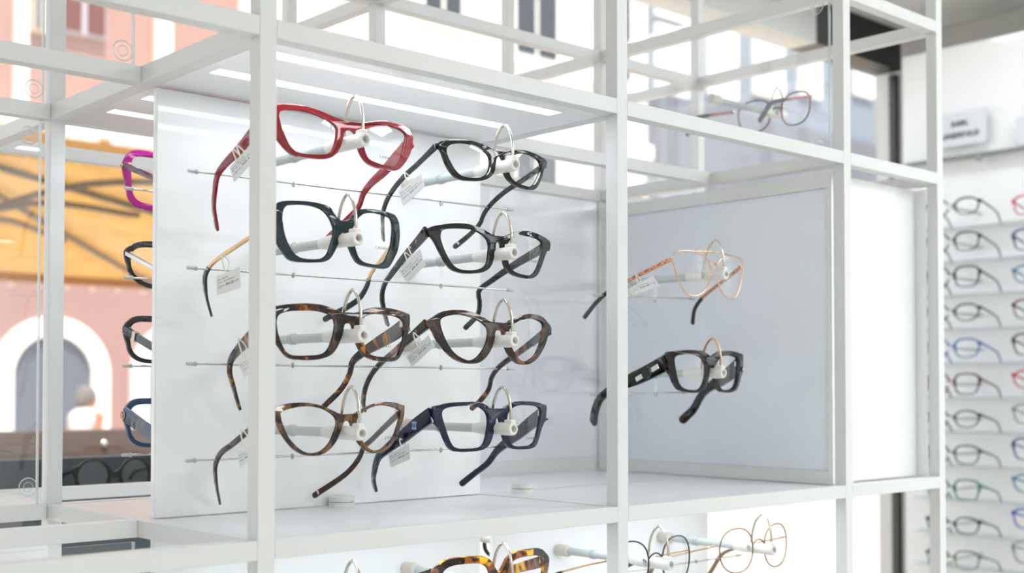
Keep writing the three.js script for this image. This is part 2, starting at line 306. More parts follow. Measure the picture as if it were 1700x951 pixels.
function lensGeo(pts, k, z0) {
  const c = closedPts(pts, 64), mx = c.reduce((a, p) => a + p[0], 0) / 64, my = c.reduce((a, p) => a + p[1], 0) / 64, R = 7, pos = [], idx = [];
  pos.push(mx, my, 0);
  for (let r = 1; r <= R; r++) for (const [x, y] of c) pos.push(mx + (x - mx) * 1.015 * r / R, my + (y - my) * 1.015 * r / R, 0);
  for (let i = 0; i < 64; i++) { const j = (i + 1) % 64; idx.push(0, 1 + j, 1 + i); for (let r = 0; r < R - 1; r++) { const a = 1 + r * 64; idx.push(a + i, a + j, a + 64 + i, a + j, a + 64 + j, a + 64 + i); } }
  for (let i = 0; i < pos.length; i += 3) { const x = pos[i], y = pos[i + 1], d = ((x - mx) ** 2 + (y - my) ** 2); pos[i + 2] = z0 - k * x * x + 0.0025 - d * 3.2; }
  const g = new THREE.BufferGeometry(); g.setAttribute('position', new THREE.Float32BufferAttribute(pos, 3)); g.setIndex(idx); g.computeVertexNormals();
  const n = g.attributes.normal; if (n.getZ(0) < 0) { g.setIndex(idx.map((_, i) => idx[i % 3 === 1 ? i + 1 : i % 3 === 2 ? i - 1 : i])); g.computeVertexNormals(); }
  return g;
}
// a bar of rounded section swept along points (x, y, z) with height h and thickness w at each
function sweep(st) {
  const N = 12, pos = [], uv = [], idx = []; let len = 0;
  const tip = (a, s, f) => ({ p: a.p.map((q, i) => q + f[i]), h: a.h * s, w: a.w * s });
  const d0 = st[1].p.map((q, i) => st[0].p[i] - q), d1 = st.at(-1).p.map((q, i) => q - st.at(-2).p[i]);
  const nm = (d, l) => { const m = Math.hypot(...d) || 1; return d.map((q) => q / m * l); };
  const all = [tip(st[0], 0.01, nm(d0, 0.0004)), tip(st[0], 0.8, nm(d0, 0.0004)), ...st, tip(st.at(-1), 0.86, nm(d1, st.at(-1).h * 0.22)), tip(st.at(-1), 0.55, nm(d1, st.at(-1).h * 0.38)), tip(st.at(-1), 0.01, nm(d1, st.at(-1).h * 0.45))];
  all.forEach((a, i) => {
    const b = all[Math.max(0, i - 1)].p, c = all[Math.min(all.length - 1, i + 1)].p, t = new THREE.Vector3(c[0] - b[0], c[1] - b[1], c[2] - b[2]).normalize();
    const side = new THREE.Vector3(1, 0, 0).addScaledVector(t, -t.x).normalize(), up = new THREE.Vector3().crossVectors(side, t).normalize(); if (up.y < 0 && Math.abs(t.y) < 0.9) up.negate();
    if (up.dot(new THREE.Vector3(0, -t.z, t.y)) < 0) up.negate();
    len += i ? Math.hypot(...a.p.map((q, j) => q - all[i - 1].p[j])) : 0;
    for (let k = 0; k <= N; k++) {
      const q = k / N * 2 * Math.PI, cx = Math.cos(q), cy = Math.sin(q), e = 0.42, ux = Math.sign(cx) * Math.abs(cx) ** e * a.w / 2, uy = Math.sign(cy) * Math.abs(cy) ** e * a.h / 2;
      pos.push(a.p[0] + side.x * ux + up.x * uy, a.p[1] + side.y * ux + up.y * uy, a.p[2] + side.z * ux + up.z * uy); uv.push(len, k / N * 0.02);
    }
  });
  for (let i = 0; i < all.length - 1; i++) for (let k = 0; k < N; k++) { const a = i * (N + 1) + k, b = a + N + 1; idx.push(a, a + 1, b, a + 1, b + 1, b); }
  const g = new THREE.BufferGeometry(); g.setAttribute('position', new THREE.Float32BufferAttribute(pos, 3)); g.setAttribute('uv', new THREE.Float32BufferAttribute(uv, 2)); g.setIndex(idx); g.computeVertexNormals();
  // outward?
  const n = g.attributes.normal, m = (N + 1) * 4; if ((pos[m * 3] - all[4].p[0]) * n.getX(m) < 0) { for (let i = 0; i < idx.length; i += 3) [idx[i + 1], idx[i + 2]] = [idx[i + 2], idx[i + 1]]; g.setIndex(idx); g.computeVertexNormals(); }
  return toCreasedNormals(g.toNonIndexed(), 0.6);
}
function stations(path, hs, w, n = 30) {
  const c = new THREE.CatmullRomCurve3(path.map((p) => new THREE.Vector3(...p)), false, 'centripetal'), out = [];
  for (let i = 0; i <= n; i++) { const t = i / n, p = c.getPointAt(t), f = t * (hs.length - 1), a = Math.min(hs.length - 2, Math.floor(f)); out.push({ p: p.toArray(), h: hs[a] + (hs[a + 1] - hs[a]) * (f - a), w: w * (1 - 0.15 * t) }); }
  return out;
}
const logoGeo = (r) => mergeGeometries([new THREE.TorusGeometry(r, r * 0.22, 6, 20, 4.6).rotateZ(-2.3 + Math.PI).translate(r * 0.42, 0, 0), new THREE.TorusGeometry(r, r * 0.22, 6, 20, 4.6).rotateZ(-2.3).translate(-r * 0.42, 0, 0)]);
/* o: top, low, inner (left half, metres, origin at the bridge), mat, depth, k, path ([x,y,z] of the left temple from the hinge), hs, w, templeMat, tipAt, tipMat ... */
function glasses(o) {
  const g = thing(o.name ?? 'eyeglasses', o.label, 'glasses', o.at, o.group); g.rotation.set(0, o.turn ?? 0, 0);
  const k = o.k ?? 1.64, depth = o.depth ?? 0.0042;
  let front;
  if (o.wireR) {
    const c = closedPts(o.inner, 48), rim = (pts) => new THREE.TubeGeometry(new THREE.CatmullRomCurve3(pts.map(([x, y]) => new THREE.Vector3(x, y, -k * x * x)), true, 'centripetal'), 96, o.wireR, 8, true);
    front = part('frame', rim(c), o.mat, g); part('frame', rim(mir(c)), o.mat2 ?? o.mat, g);
    for (const b of o.bridges) part('bridge', tubeGeo(b.map(([x, y, z = 0]) => new THREE.Vector3(x, y, z - k * x * x)), o.wireR * 1.05, 20), o.bridgeMat ?? o.mat, g);
    for (const s of [-1, 1]) { part('nose_pad', new THREE.SphereGeometry(0.003, 12, 8).scale(0.5, 1.3, 0.8), M.rubber, g, [s * 0.0085, o.padY ?? -0.008, -0.008]); part('pad_arm', tubeGeo([[0.0085, (o.padY ?? -0.008), -0.0075], [0.0105, (o.padY ?? -0.008) + 0.003, -0.009], [0.0115, (o.padY ?? -0.008) + 0.001, -0.003]].map(([x, y, z]) => new THREE.Vector3(s * x, y, z)), 0.0005, 10, 6), o.mat, g); }
  } else front = part('frame', frontGeo(o.top, o.low, o.inner, depth, k), o.mat, g);
  if (!o.noLens) for (const s of [-1, 1]) part('lens', lensGeo(s < 0 ? o.inner : mir(o.inner), k, -depth * 0.55), M.lens, g);
  if (o.word) { const [x, y] = o.word; part('lens_print', gLensWord, M.ink, g, [x, y, -depth * 0.55 - k * x * x + 0.0026]).rotation.y = -2 * k * x * -1; }
  for (const s of [-1, 1]) {
    const path = o.path.map(([x, y, z]) => [s < 0 ? x : -x, y, z]), st = stations(path, o.hs, o.w ?? 0.0036, o.n ?? 30), cut = Math.round((o.tipAt ?? 1) * (st.length - 1));
    const a = part('temple', sweep(o.tipMat ? st.slice(0, cut + 1) : st), o.templeMat ?? o.mat, g);
    if (o.tipMat) part('temple_tip', sweep(st.slice(cut).map((q) => ({ ...q, h: q.h * (o.tipScale ?? 1.15), w: q.w * (o.tipScale ?? 1.15) }))), o.tipMat, a);
    const h0 = st[0]; if (!o.noHinge) part('hinge', bx(0.003, Math.min(0.006, h0.h * 0.6), 0.005, 0.0005), o.hingeMat ?? M.silver, g, [h0.p[0] * 0.965, h0.p[1], h0.p[2] - 0.004]);
    if (o.logo && s < 0) { const q = st[Math.round(o.logo[0] * o.n || o.logo[0] * 30)], m = part('temple_logo', logoGeo(o.logo[1]), o.logo[2], a, [q.p[0] - q.w / 2 - 0.0003, q.p[1], q.p[2]]); m.rotation.y = -Math.PI / 2; }
    if (o.tipDisc && s > 0) { const q = st[st.length - 2], m = part('tip_disc', cyl(0.0021, 0.0004, 20).rotateZ(Math.PI / 2), M.silver, a, [q.p[0] - q.w / 2 - 0.0002, q.p[1], q.p[2]]); }
  }
  return g;
}
// outlines read in the picture are laid on the bent front of the glasses
function onFront(px, Xc, Bg, k) { return px.map(([x, y]) => { let B = Bg, p; for (let i = 0; i < 6; i++) { p = atB(x, y, B); B = Bg + k * (p.X - Xc) ** 2; } return { X: p.X, H: p.H, B }; }); }
function traced(o) {
  const k = o.k ?? 1.64, Xc = o.Xc, Bg = o.Bg, conv = ([ox, oy, s], l) => l.map(([a, b]) => [ox + a / s, oy + b / s]);
  const loc = (l) => onFront(conv(o.zoom, l), Xc, Bg, k).map((p) => [p.X - Xc, p.H - o.Hc]);
  const inner = loc(o.inner), top = o.top && loc(o.top), low = o.low && loc(o.low);
  if (top) { top[top.length - 1][0] = 0; low[0][0] = 0; }
  const hin = onFront([o.temple[0]], Xc, Bg, k)[0], m = (o.barX - hin.X) / (o.barB - hin.B), zb = hin.B + 0.003;
  const path = o.temple.map(([x, y], i) => {
    if (!i) return [hin.X - Xc, hin.H - o.Hc, -(zb - Bg)];
    const r = ray(x, y); let t = (hin.X - m * hin.B) / (r.X - m * r.B);
    { const c = o.drop ?? 0.85, t2 = (o.barB + c * o.barH) / (r.B + c * r.H); t += (t2 - t) * sst(0, 0.03, o.barH - r.H * t2); }   // behind the rest the temple end drops and leans inwards
    return [r.X * t - Xc, r.H * t - o.Hc, -(r.B * t - Bg)];
  });
  const word = o.wordPx && (() => { const p = onFront([o.wordPx], Xc, Bg + 0.001, k)[0]; return [p.X - Xc, p.H - o.Hc]; })();
  return glasses({ ...o, k, inner, top, low, path, word, at: V(Xc, o.Hc, Bg) });
}
const Z = 6.338, tipB = (x, X) => { const r = ray(x, 480); return r.B * X / r.X; };
const CELL = 'glasses in two columns on the milky panel';

const list = [
  { col: 0, row: 0, tip: 606, label: 'glossy dark red glasses with broad temples on the top holder', mat: M.red, zoom: [440, 150, Z], hs: [0.0135, 0.0125, 0.010, 0.007, 0.0055, 0.0055, 0.006], wordPx: [640, 262], bx: 0.5327, drop: 0.8,
    inner: [[142, 250], [160, 215], [220, 195], [300, 192], [400, 203], [500, 228], [590, 262], [680, 310], [740, 350], [772, 395], [775, 450], [765, 520], [745, 590], [720, 640], [680, 670], [600, 680], [480, 680], [400, 672], [330, 650], [290, 620], [250, 570], [210, 490], [175, 400], [150, 310]],
    top: [[45, 215], [75, 168], [130, 147], [220, 142], [330, 150], [440, 168], [550, 200], [650, 240], [740, 280], [810, 303], [890, 318]],
    low: [[905, 418], [858, 425], [835, 450], [825, 510], [800, 590], [760, 660], [700, 705], [620, 722], [500, 715], [400, 700], [320, 685], [260, 650], [200, 590], [150, 530], [95, 445], [58, 350], [42, 270]],
    temple: [[447, 192], [430, 210], [413, 230], [394, 252], [374, 272], [361, 291], [357, 315], [355, 343], [359, 371], [360, 379]] },
  { col: 0, row: 1, tip: 595, label: 'dark green six sided glasses with gold wire temples', mat: M.green, zoom: [440, 310, Z], hs: [0.0035, 0.0034, 0.0034, 0.0034, 0.005, 0.0052, 0.0055], w: 0.0028, templeMat: M.gold, tipMat: M.greenTip, tipAt: 0.55, tipScale: 1.1, wordPx: [633, 412], bx: 0.5256, drop: 1.1,
    inner: [[178, 330], [185, 250], [220, 195], [300, 180], [400, 178], [500, 190], [590, 220], [650, 262], [690, 310], [720, 370], [740, 430], [740, 500], [720, 580], [695, 660], [670, 715], [620, 755], [540, 768], [440, 765], [370, 750], [310, 710], [260, 640], [215, 540], [190, 440]],
    top: [[88, 300], [105, 220], [160, 158], [240, 145], [350, 145], [460, 152], [560, 168], [640, 190], [690, 215], [730, 270], [770, 330], [805, 352], [865, 362]],
    low: [[865, 424], [828, 440], [805, 520], [762, 630], [722, 710], [680, 765], [620, 790], [520, 797], [400, 795], [310, 785], [250, 755], [200, 690], [160, 630], [125, 570], [98, 480], [86, 390]],
    temple: [[455, 372], [432, 384], [412, 396], [388, 412], [368, 425], [351, 439], [341, 456], [341, 482], [350, 521]] },
  { col: 0, row: 2, tip: 604, label: 'square tortoiseshell glasses with broad dark temples', mat: M.tortoise, zoom: [440, 470, Z], hs: [0.015, 0.014, 0.012, 0.0085, 0.006, 0.0055, 0.0055], templeMat: M.tortoise, wordPx: [637, 574], bx: 0.546, drop: 0.45,
    inner: [[118, 380], [140, 330], [200, 300], [280, 285], [380, 281], [480, 280], [570, 285], [650, 305], [710, 335], [745, 380], [755, 440], [745, 530], [720, 620], [690, 690], [650, 735], [580, 760], [460, 767], [350, 770], [270, 760], [215, 720], [170, 640], [135, 540], [118, 450]],
    top: [[48, 300], [58, 255], [120, 240], [200, 225], [300, 215], [420, 210], [520, 215], [610, 228], [690, 255], [760, 285], [815, 303], [890, 306]],
    low: [[890, 424], [845, 432], [822, 530], [790, 620], [750, 700], [700, 755], [620, 790], [520, 808], [400, 810], [300, 800], [240, 775], [190, 720], [140, 650], [105, 570], [72, 460], [52, 380]],
    temple: [[450, 527], [432, 545], [411, 565], [394, 582], [383, 599], [381, 616], [388, 644], [397, 677]] },
  { col: 0, row: 3, tip: 602, label: 'brown horn cat eye glasses with thin rims', mat: M.brownHorn, zoom: [440, 630, Z], hs: [0.0055, 0.0052, 0.005, 0.005, 0.005, 0.0052, 0.0058], w: 0.003, templeMat: M.brownTip, wordPx: [648, 726], bx: 0.5343, drop: 1.0, tipDisc: 1, depth: 0.0036,
    inner: [[160, 345], [200, 320], [280, 295], [360, 280], [460, 275], [560, 285], [640, 310], [700, 345], [750, 390], [768, 440], [765, 500], [735, 580], [700, 660], [660, 710], [600, 760], [540, 780], [460, 778], [390, 755], [320, 700], [250, 620], [200, 520], [165, 420]],
    top: [[102, 330], [104, 290], [150, 278], [230, 255], [330, 243], [440, 243], [540, 258], [630, 285], [700, 315], [790, 358], [900, 362]],
    low: [[900, 436], [842, 440], [800, 540], [760, 640], [710, 710], [640, 770], [560, 800], [470, 802], [390, 785], [310, 735], [240, 660], [180, 570], [140, 490], [115, 420], [105, 370]],
    temple: [[457, 683], [432, 700], [408, 719], [385, 738], [366, 753], [358, 770], [358, 795], [364, 833]] },
  { col: 1, row: 0, tip: 856, label: 'slim black glasses with thin temples on the top right holder', mat: M.black, zoom: [680, 200, Z], hs: [0.0062, 0.005, 0.005, 0.005, 0.005, 0.0052, 0.006], w: 0.003, wordPx: [886, 284], bx: 0.7196, drop: 0.93, tipDisc: 1,
    inner: [[388, 290], [418, 255], [480, 235], [560, 228], [650, 240], [740, 275], [810, 320], [850, 365], [865, 420], [862, 490], [845, 545], [815, 580], [760, 602], [680, 608], [590, 600], [530, 575], [480, 525], [440, 460], [405, 390], [386, 335]],
    top: [[300, 270], [300, 232], [360, 212], [450, 203], [560, 203], [660, 213], [750, 240], [830, 275], [895, 305], [985, 322]],
    low: [[985, 374], [930, 385], [913, 430], [910, 470], [895, 540], [865, 585], [820, 615], [750, 635], [650, 635], [560, 625], [500, 600], [450, 550], [405, 480], [370, 400], [345, 330], [322, 298]],
    temple: [[727, 242], [694, 272], [668, 296], [648, 322], [640, 338], [636, 352], [635, 375], [636, 397]] },
  { col: 1, row: 1, tip: 854, label: 'chunky black glasses with round gold emblem on temple', mat: M.black, zoom: [680, 340, Z], hs: [0.011, 0.009, 0.0075, 0.006, 0.005, 0.0052, 0.0058], w: 0.0038, wordPx: [885, 434], bx: 0.7199, drop: 0.55, logo: [0.12, 0.0012, M.gold],
    inner: [[322, 310], [335, 270], [380, 248], [460, 240], [560, 240], [660, 248], [740, 278], [800, 320], [840, 370], [855, 430], [850, 510], [840, 590], [820, 640], [770, 675], [700, 690], [600, 693], [520, 680], [460, 640], [410, 570], [365, 480], [335, 400], [322, 350]],
    top: [[196, 300], [198, 250], [260, 222], [350, 205], [450, 193], [560, 193], [660, 208], [760, 245], [840, 290], [895, 320], [965, 327]],
    low: [[965, 388], [918, 400], [906, 480], [890, 560], [870, 630], [830, 680], [770, 710], [680, 722], [570, 720], [490, 700], [430, 660], [380, 590], [330, 500], [285, 410], [245, 350], [215, 325]],
    temple: [[711, 384], [694, 401], [671, 427], [652, 452], [638, 473], [634, 492], [637, 513], [643, 538]] },
  { col: 1, row: 2, tip: 855, label: 'brown havana glasses with rounded cat eye rims', mat: M.havana, zoom: [680, 480, Z], hs: [0.0105, 0.008, 0.0065, 0.0055, 0.005, 0.0052, 0.0058], w: 0.0036, templeMat: M.havana, wordPx: [882, 573], bx: 0.7057, drop: 0.8, logo: [0.1, 0.0011, M.gold],
    inner: [[320, 330], [338, 300], [400, 275], [480, 262], [560, 262], [640, 280], [720, 310], [790, 355], [835, 405], [845, 450], [838, 530], [815, 600], [780, 660], [740, 710], [690, 745], [620, 755], [560, 735], [500, 700], [440, 640], [390, 560], [350, 470], [325, 390]],
    top: [[192, 390], [195, 340], [260, 290], [330, 245], [410, 222], [500, 215], [580, 220], [660, 240], [740, 270], [810, 310], [865, 342], [940, 348]],
    low: [[940, 432], [912, 440], [897, 530], [870, 620], [830, 690], [780, 745], [720, 778], [640, 785], [570, 775], [500, 745], [430, 695], [360, 620], [300, 540], [255, 450], [222, 405]],
    temple: [[711, 538], [688, 555], [657, 582], [628, 607], [614, 626], [606, 646], [603, 669], [605, 680]] },
  { col: 1, row: 3, tip: 853, label: 'square navy glasses with broad emblem temples', mat: M.navy, zoom: [660, 630, Z], hs: [0.0155, 0.0145, 0.013, 0.010, 0.007, 0.006, 0.0068], w: 0.004, wordPx: [881, 727], bx: 0.7074, drop: 0.88, logo: [0.16, 0.0032, phy('#9fc3ea', 0.3)],
    inner: [[462, 360], [475, 320], [520, 292], [600, 277], [700, 270], [800, 268], [870, 282], [920, 310], [950, 345], [968, 400], [970, 470], [960, 540], [945, 620], [925, 680], [890, 715], [820, 730], [720, 735], [640, 730], [590, 710], [560, 670], [530, 600], [500, 510], [475, 430]],
    top: [[380, 370], [381, 290], [450, 268], [530, 248], [620, 238], [720, 233], [820, 232], [890, 245], [950, 275], [1005, 302], [1075, 304]],
    low: [[1075, 402], [1045, 412], [1026, 510], [1005, 600], [975, 680], [930, 725], [860, 750], [760, 760], [660, 762], [590, 750], [545, 715], [505, 640], [465, 550], [425, 490], [392, 455]],
    temple: [[719, 689], [694, 704], [671, 723], [643, 745], [628, 759], [622, 779], [620, 796], [623, 812]] },
];
for (const o of list) {
  const X = COL[o.col], H = ROWS[o.row], tb = tipB(o.tip, X);
  holder(V(X, H, PB[0]), PB[0] - tb, 0, 'white holder with wire hook carrying the ' + o.label.split(' with ')[0], 'holders on the milky panel', { hang: [PB[0] - BARB, H - BARH[o.row]] });
  traced({ ...o, Xc: X, Bg: tb + 0.0217, Hc: H + 0.009, barX: o.bx, barB: BARB, barH: BARH[o.row], group: CELL, at: null });
}
['top', 'second', 'third', 'lowest'].forEach((w, i) => restBar(0.5075, 0.8790, BARH[i], BARH[i] + [0.003, 0.001, 0, 0.001][i], BARB, `thin steel bar under the temples of the ${w} row on the milky panel`, 'temple rest bars'));

// parametric outlines (left lens), metres
function outline({ a = 0.026, b = 0.021, n = 2.6, cx = 0.034, cy = -0.008, r = 0.004, rTop = 0, lean = 0.1, hy = 0.006, yb = 0.001, bh = 0.008, ext = 0.004, cat = 0 }) {
  const q = (t, A, Bv) => { const c = Math.cos(t), s = Math.sin(t), x = Math.sign(c) * Math.abs(c) ** (2 / n) * A, y = Math.sign(s) * Math.abs(s) ** (2 / n) * Bv; return [-cx + x * (1 + lean * y / b * (x < 0 ? 1 : 0.5)), cy + y + (x < 0 ? cat * (x / a) ** 2 * (y > 0 ? 1 : 0.2) : 0)]; };
  const deg = (d) => d * Math.PI / 180, inner = [...Array(26).keys()].map((i) => q(-i / 26 * 2 * Math.PI, a, b)), top = [], low = [];
  const tl = q(deg(160), a + r, b + r + rTop); top.push([tl[0] - ext, hy - 0.004], [tl[0] - ext, hy + 0.003]);
  for (let d = 140; d >= 30; d -= 11) top.push(q(deg(d), a + r, b + r + rTop)); top.push([0, yb]);
  low.push([0, yb - bh]); for (let d = 5; d >= -200; d -= 12) { const p = q(deg(d), a + r, b + r); if (d > -190 && p[1] < hy - 0.006) low.push(p); }
  return { inner, top, low, hinge: [tl[0] - ext + 0.0015, hy] };
}
const plainPath = (h, drop = 0.045, L = 0.135) => [[h[0], h[1], -1.64 * h[0] ** 2 - 0.003], [h[0] + 0.001, h[1] - drop * 0.35, -L * 0.35], [h[0] + 0.002, h[1] - drop * 0.75, -L * 0.62], [h[0] + 0.003, h[1] - drop * 1.05, -L * 0.76], [h[0] + 0.004, h[1] - drop * 1.7, -L * 0.86], [h[0] + 0.005, h[1] - drop * 2.2, -L * 0.93]];

// the four pairs on the street side of the milky panel
const BACK = 'glasses on the street side of the milky panel';
const backs = [
  { y: [246, 345], x: 192, mat: M.magenta, templeMat: M.magentaDark, n: 4.2, r: 0.0052, hs: [0.006, 0.0055, 0.005, 0.005], label: 'translucent magenta oversized square glasses facing the street', b: 0.0245, logo: [0.03, 0.0014, M.gold] },
  { y: [397, 477], x: 194, mat: M.black, templeMat: M.silver, n: 2.2, r: 0.0034, rTop: 0.002, cat: 0.004, hs: [0.0045, 0.004, 0.004, 0.005], label: 'rounded black glasses with silver temples facing the street', b: 0.0205 },
  { y: [523, 603], x: 193, mat: M.black, templeMat: M.black, n: 3.0, r: 0.0034, rTop: 0.002, cat: 0.003, hs: [0.008, 0.008, 0.0065, 0.005], label: 'black glasses with metal banded temples facing the street', b: 0.0205, band: 1 },
  { y: [661, 744], x: 193, mat: M.blue, templeMat: M.blue, n: 3.2, r: 0.0034, rTop: 0.002, cat: 0.003, hs: [0.015, 0.0145, 0.013, 0.008], label: 'petrol blue square glasses with gold emblem facing the street', b: 0.0212, logo: [0.06, 0.0021, M.gold, 1] },
];
backs.forEach((o, i) => {
  const H = ROWS[i], tb = PB[1] + 0.150, Bg = tb - 0.0217, X = COL[0] + 0.004;
  holder(V(X, H, PB[1]), 0.150, Math.PI, 'white holder on the street side carrying the ' + o.label.split(' with ')[0].replace(' facing the street', ''), 'holders on the street side', { hang: [0.058, H - BARH[i]] });
  const top = atB(o.x, o.y[0], Bg).H - H, bot = atB(o.x, o.y[1], Bg).H - H, left = atB(o.x, (o.y[0] + o.y[1]) / 2, Bg + 0.006).X - X;
  const half = (top - bot) / 2, ext = 0.0035, W = -left - ext, a = (W - 0.009 - 2 * o.r) / 2 + 0.001, cx = 0.009 + o.r + a;
  const q = outline({ a, b: half - o.r - (o.rTop ?? 0) / 2, n: o.n, cx, cy: (top + bot) / 2 - (o.rTop ?? 0) / 2, r: o.r, rTop: o.rTop ?? 0, cat: o.cat ?? 0, hy: top - half * 0.62, yb: top - half * 0.55, bh: 0.009, ext, lean: 0.05 });
  const g = glasses({ ...q, label: o.label, mat: o.mat, templeMat: o.templeMat, hs: o.hs, w: 0.004, at: V(X, H, Bg), turn: Math.PI, group: BACK, hingeMat: M.gold, path: plainPath(q.hinge, 0.03, 0.13) });
  // emblem on the temple that shows (its right one seen from the street)
  const t = g.children.filter((c) => c.name === 'temple')[1], sx = -q.hinge[0];
  if (o.logo) { const p = [sx + 0.0025, q.hinge[1] - 0.001, -0.014], e = part('temple_logo', o.logo[3] ? mergeGeometries([new THREE.TorusGeometry(0.0040, 0.0006, 8, 32), logoGeo(0.0013)]) : new THREE.TorusGeometry(0.0017, 0.0008, 8, 20), o.logo[2], t, p); e.rotation.y = Math.PI / 2; }
  if (o.band) part('temple_band', bx(0.0054, 0.0098, 0.006, 0.0005), phy('#cdbfae', 0.25, { metalness: 1 }), t, [sx - 0.0003, q.hinge[1] - 0.0075, -0.036]).rotation.x = -0.3;
  restBar(0.5075, 0.8790, BARH[i], BARH[i], PB[1] + 0.058, `thin steel bar under the temples of the ${o.label.split(' with ')[0].replace(' facing the street', '')}`, 'temple rest bars on the street side');
});

// second cell: rose gold and thick black glasses on the clear panel
{
  const X = 1.110, tb = tipB(1206, X), H = atX(1206, 455, X).H;
  holder(V(X, H, PB[0]), PB[0] - tb, 0, 'white holder on the clear panel carrying the rose gold glasses', 'holder', { hang: [PB[0] - BARB, 0.0245] });
  delete scene.children.at(-1).userData.group;
  const z = [1090, 380, 5.944], f = ([x, y]) => { const p = onFront([[z[0] + x / z[2], z[1] + y / z[2]]], X - 0.004, tb + 0.015, 1.64)[0]; return [p.X - X + 0.004, p.H - H - 0.009]; };
  const tl = f([365, 222]), nl = f([527, 352]);
  traced({ label: 'rose gold wire aviator glasses with woven temples', Xc: X - 0.004, Bg: tb + 0.015, Hc: H + 0.009, zoom: z, wireR: 0.0009, mat: M.roseGold, bridgeMat: M.gold, hs: [0.0045, 0.0042, 0.004, 0.0036, 0.004, 0.0045], w: 0.002, templeMat: M.goldTex, tipMat: M.blackTip, tipAt: 0.66, tipScale: 1.25, barX: 1.0215, barB: BARB, barH: atB(990, 490, BARB).H, drop: 0.8,
    inner: [[160, 290], [175, 245], [220, 220], [300, 215], [380, 225], [450, 255], [505, 310], [528, 370], [530, 440], [515, 530], [480, 600], [430, 645], [370, 660], [310, 645], [260, 590], [215, 500], [180, 390]],
    bridges: [[tl, [tl[0] * 0.4, tl[1] + 0.0012, 0.002], [0, tl[1] + 0.001, 0.0025], [-tl[0] * 0.4, tl[1] + 0.0012, 0.002], [-tl[0], tl[1]]], [nl, [nl[0] * 0.5, nl[1] + 0.002], [0, nl[1] + 0.0026], [-nl[0] * 0.5, nl[1] + 0.002], [-nl[0], nl[1]]]], padY: nl[1] - 0.012,
    temple: [[1117, 430], [1080, 447], [1044, 465], [1010, 484], [990, 502], [971, 526]] });
  restBar(1.008, 1.180, atB(990, 490, BARB).H, atB(1155, 496, BARB).H, BARB, 'thin steel bar under the rose gold temples');
}
{
  const X = 1.110, tb = tipB(1201, X), H = atX(1201, 619, X).H;
  holder(V(X, H, PB[0]), PB[0] - tb, 0, 'white holder on the clear panel carrying the thick black glasses', 'holder', { hang: [PB[0] - BARB, 0.0245], wire: phy('#d9b79a', 0.35, { metalness: 1 }) });
  delete scene.children.at(-1).userData.group;
  traced({ label: 'thick black square glasses with silver inlays on broad temples', Xc: X - 0.004, Bg: tb + 0.013, Hc: H + 0.009, zoom: [1000, 540, 5.284], mat: M.black, depth: 0.006, hs: [0.019, 0.018, 0.0165, 0.012, 0.0095, 0.010, 0.0115], w: 0.0052, barX: 1.018, barB: BARB, barH: atB(985, 655, BARB).H, drop: 0.7,
    inner: [[632, 290], [650, 265], [720, 250], [800, 250], [860, 262], [900, 290], [925, 330], [930, 400], [920, 470], [895, 540], [860, 570], [790, 572], [740, 565], [700, 545], [670, 500], [645, 400]],
    top: [[580, 320], [582, 240], [640, 225], [720, 213], [820, 213], [880, 222], [920, 245], [950, 268], [975, 272]],
    low: [[975, 348], [948, 370], [938, 450], [915, 540], [870, 582], [790, 592], [730, 582], [680, 560], [640, 500], [615, 440], [592, 408]],
    temple: [[1111, 601], [1078, 617], [1044, 633], [1014, 647], [996, 662], [988, 682], [985, 700]] });
  const g = scene.children.at(-1), t = g.children.filter((c) => c.name === 'temple')[0], p = (x, y) => { const q = atX(x, y, t.geometry.boundingBox?.min.x ?? 0.9315); return q; };
  // silver inlays and dark boss on the visible temple
  const stn = (x, y) => { t.geometry.computeBoundingBox(); const xx = g.position.x + t.geometry.boundingBox.min.x - 0.0002, r = ray(x, y), k = xx / r.X; return new THREE.Vector3(xx, r.H * k + HC, -r.B * k).sub(g.position); };
  const slope = Math.atan2(-0.45, 1);
  for (const [x, y] of [[1087, 611], [1061, 627]]) part('inlay', bx(0.0009, 0.0052, 0.0105, 0.0003), M.silver, t, stn(x, y)).rotation.x = -0.42;
  part('boss', cyl(0.0062, 0.0026, 28).rotateZ(Math.PI / 2), M.black, t, stn(1073, 619));
  restBar(1.002, 1.165, atB(985, 655, BARB).H, atB(1150, 651, BARB).H, BARB, 'thin steel bar under the thick black temples');
}

// narrow upper cell: plum wire glasses on a holder that points along the rack
{
  const pB = atX(1178, 163, XS[3]), at = V(XS[3] + 0.002, pB.H, pB.B);
  const h = holder(at, 0.168, Math.PI / 2, 'white holder on the upper clear pane carrying the plum wire glasses', 'holder'); delete h.userData.group;
  const q = outline({ a: 0.0255, b: 0.0225, n: 2.5, cx: 0.035, cy: -0.006, r: 0.001, hy: 0.006, ext: 0.004 });
  glasses({ label: 'plum wire glasses seen from behind in the narrow upper cell', at: at.clone().add(new THREE.Vector3(0.168 - 0.0217, 0.009, 0)), turn: Math.PI / 2, inner: q.inner, wireR: 0.0012, mat: M.plum, hs: [0.0048, 0.0045, 0.0045, 0.006, 0.006], w: 0.002, templeMat: M.pink, tipMat: M.greyTip, tipAt: 0.45,
    bridges: [[[-0.011, -0.002], [0, 0.001], [0.011, -0.002]]], path: plainPath([-0.066, 0.004, 0], 0.022, 0.13) });
}

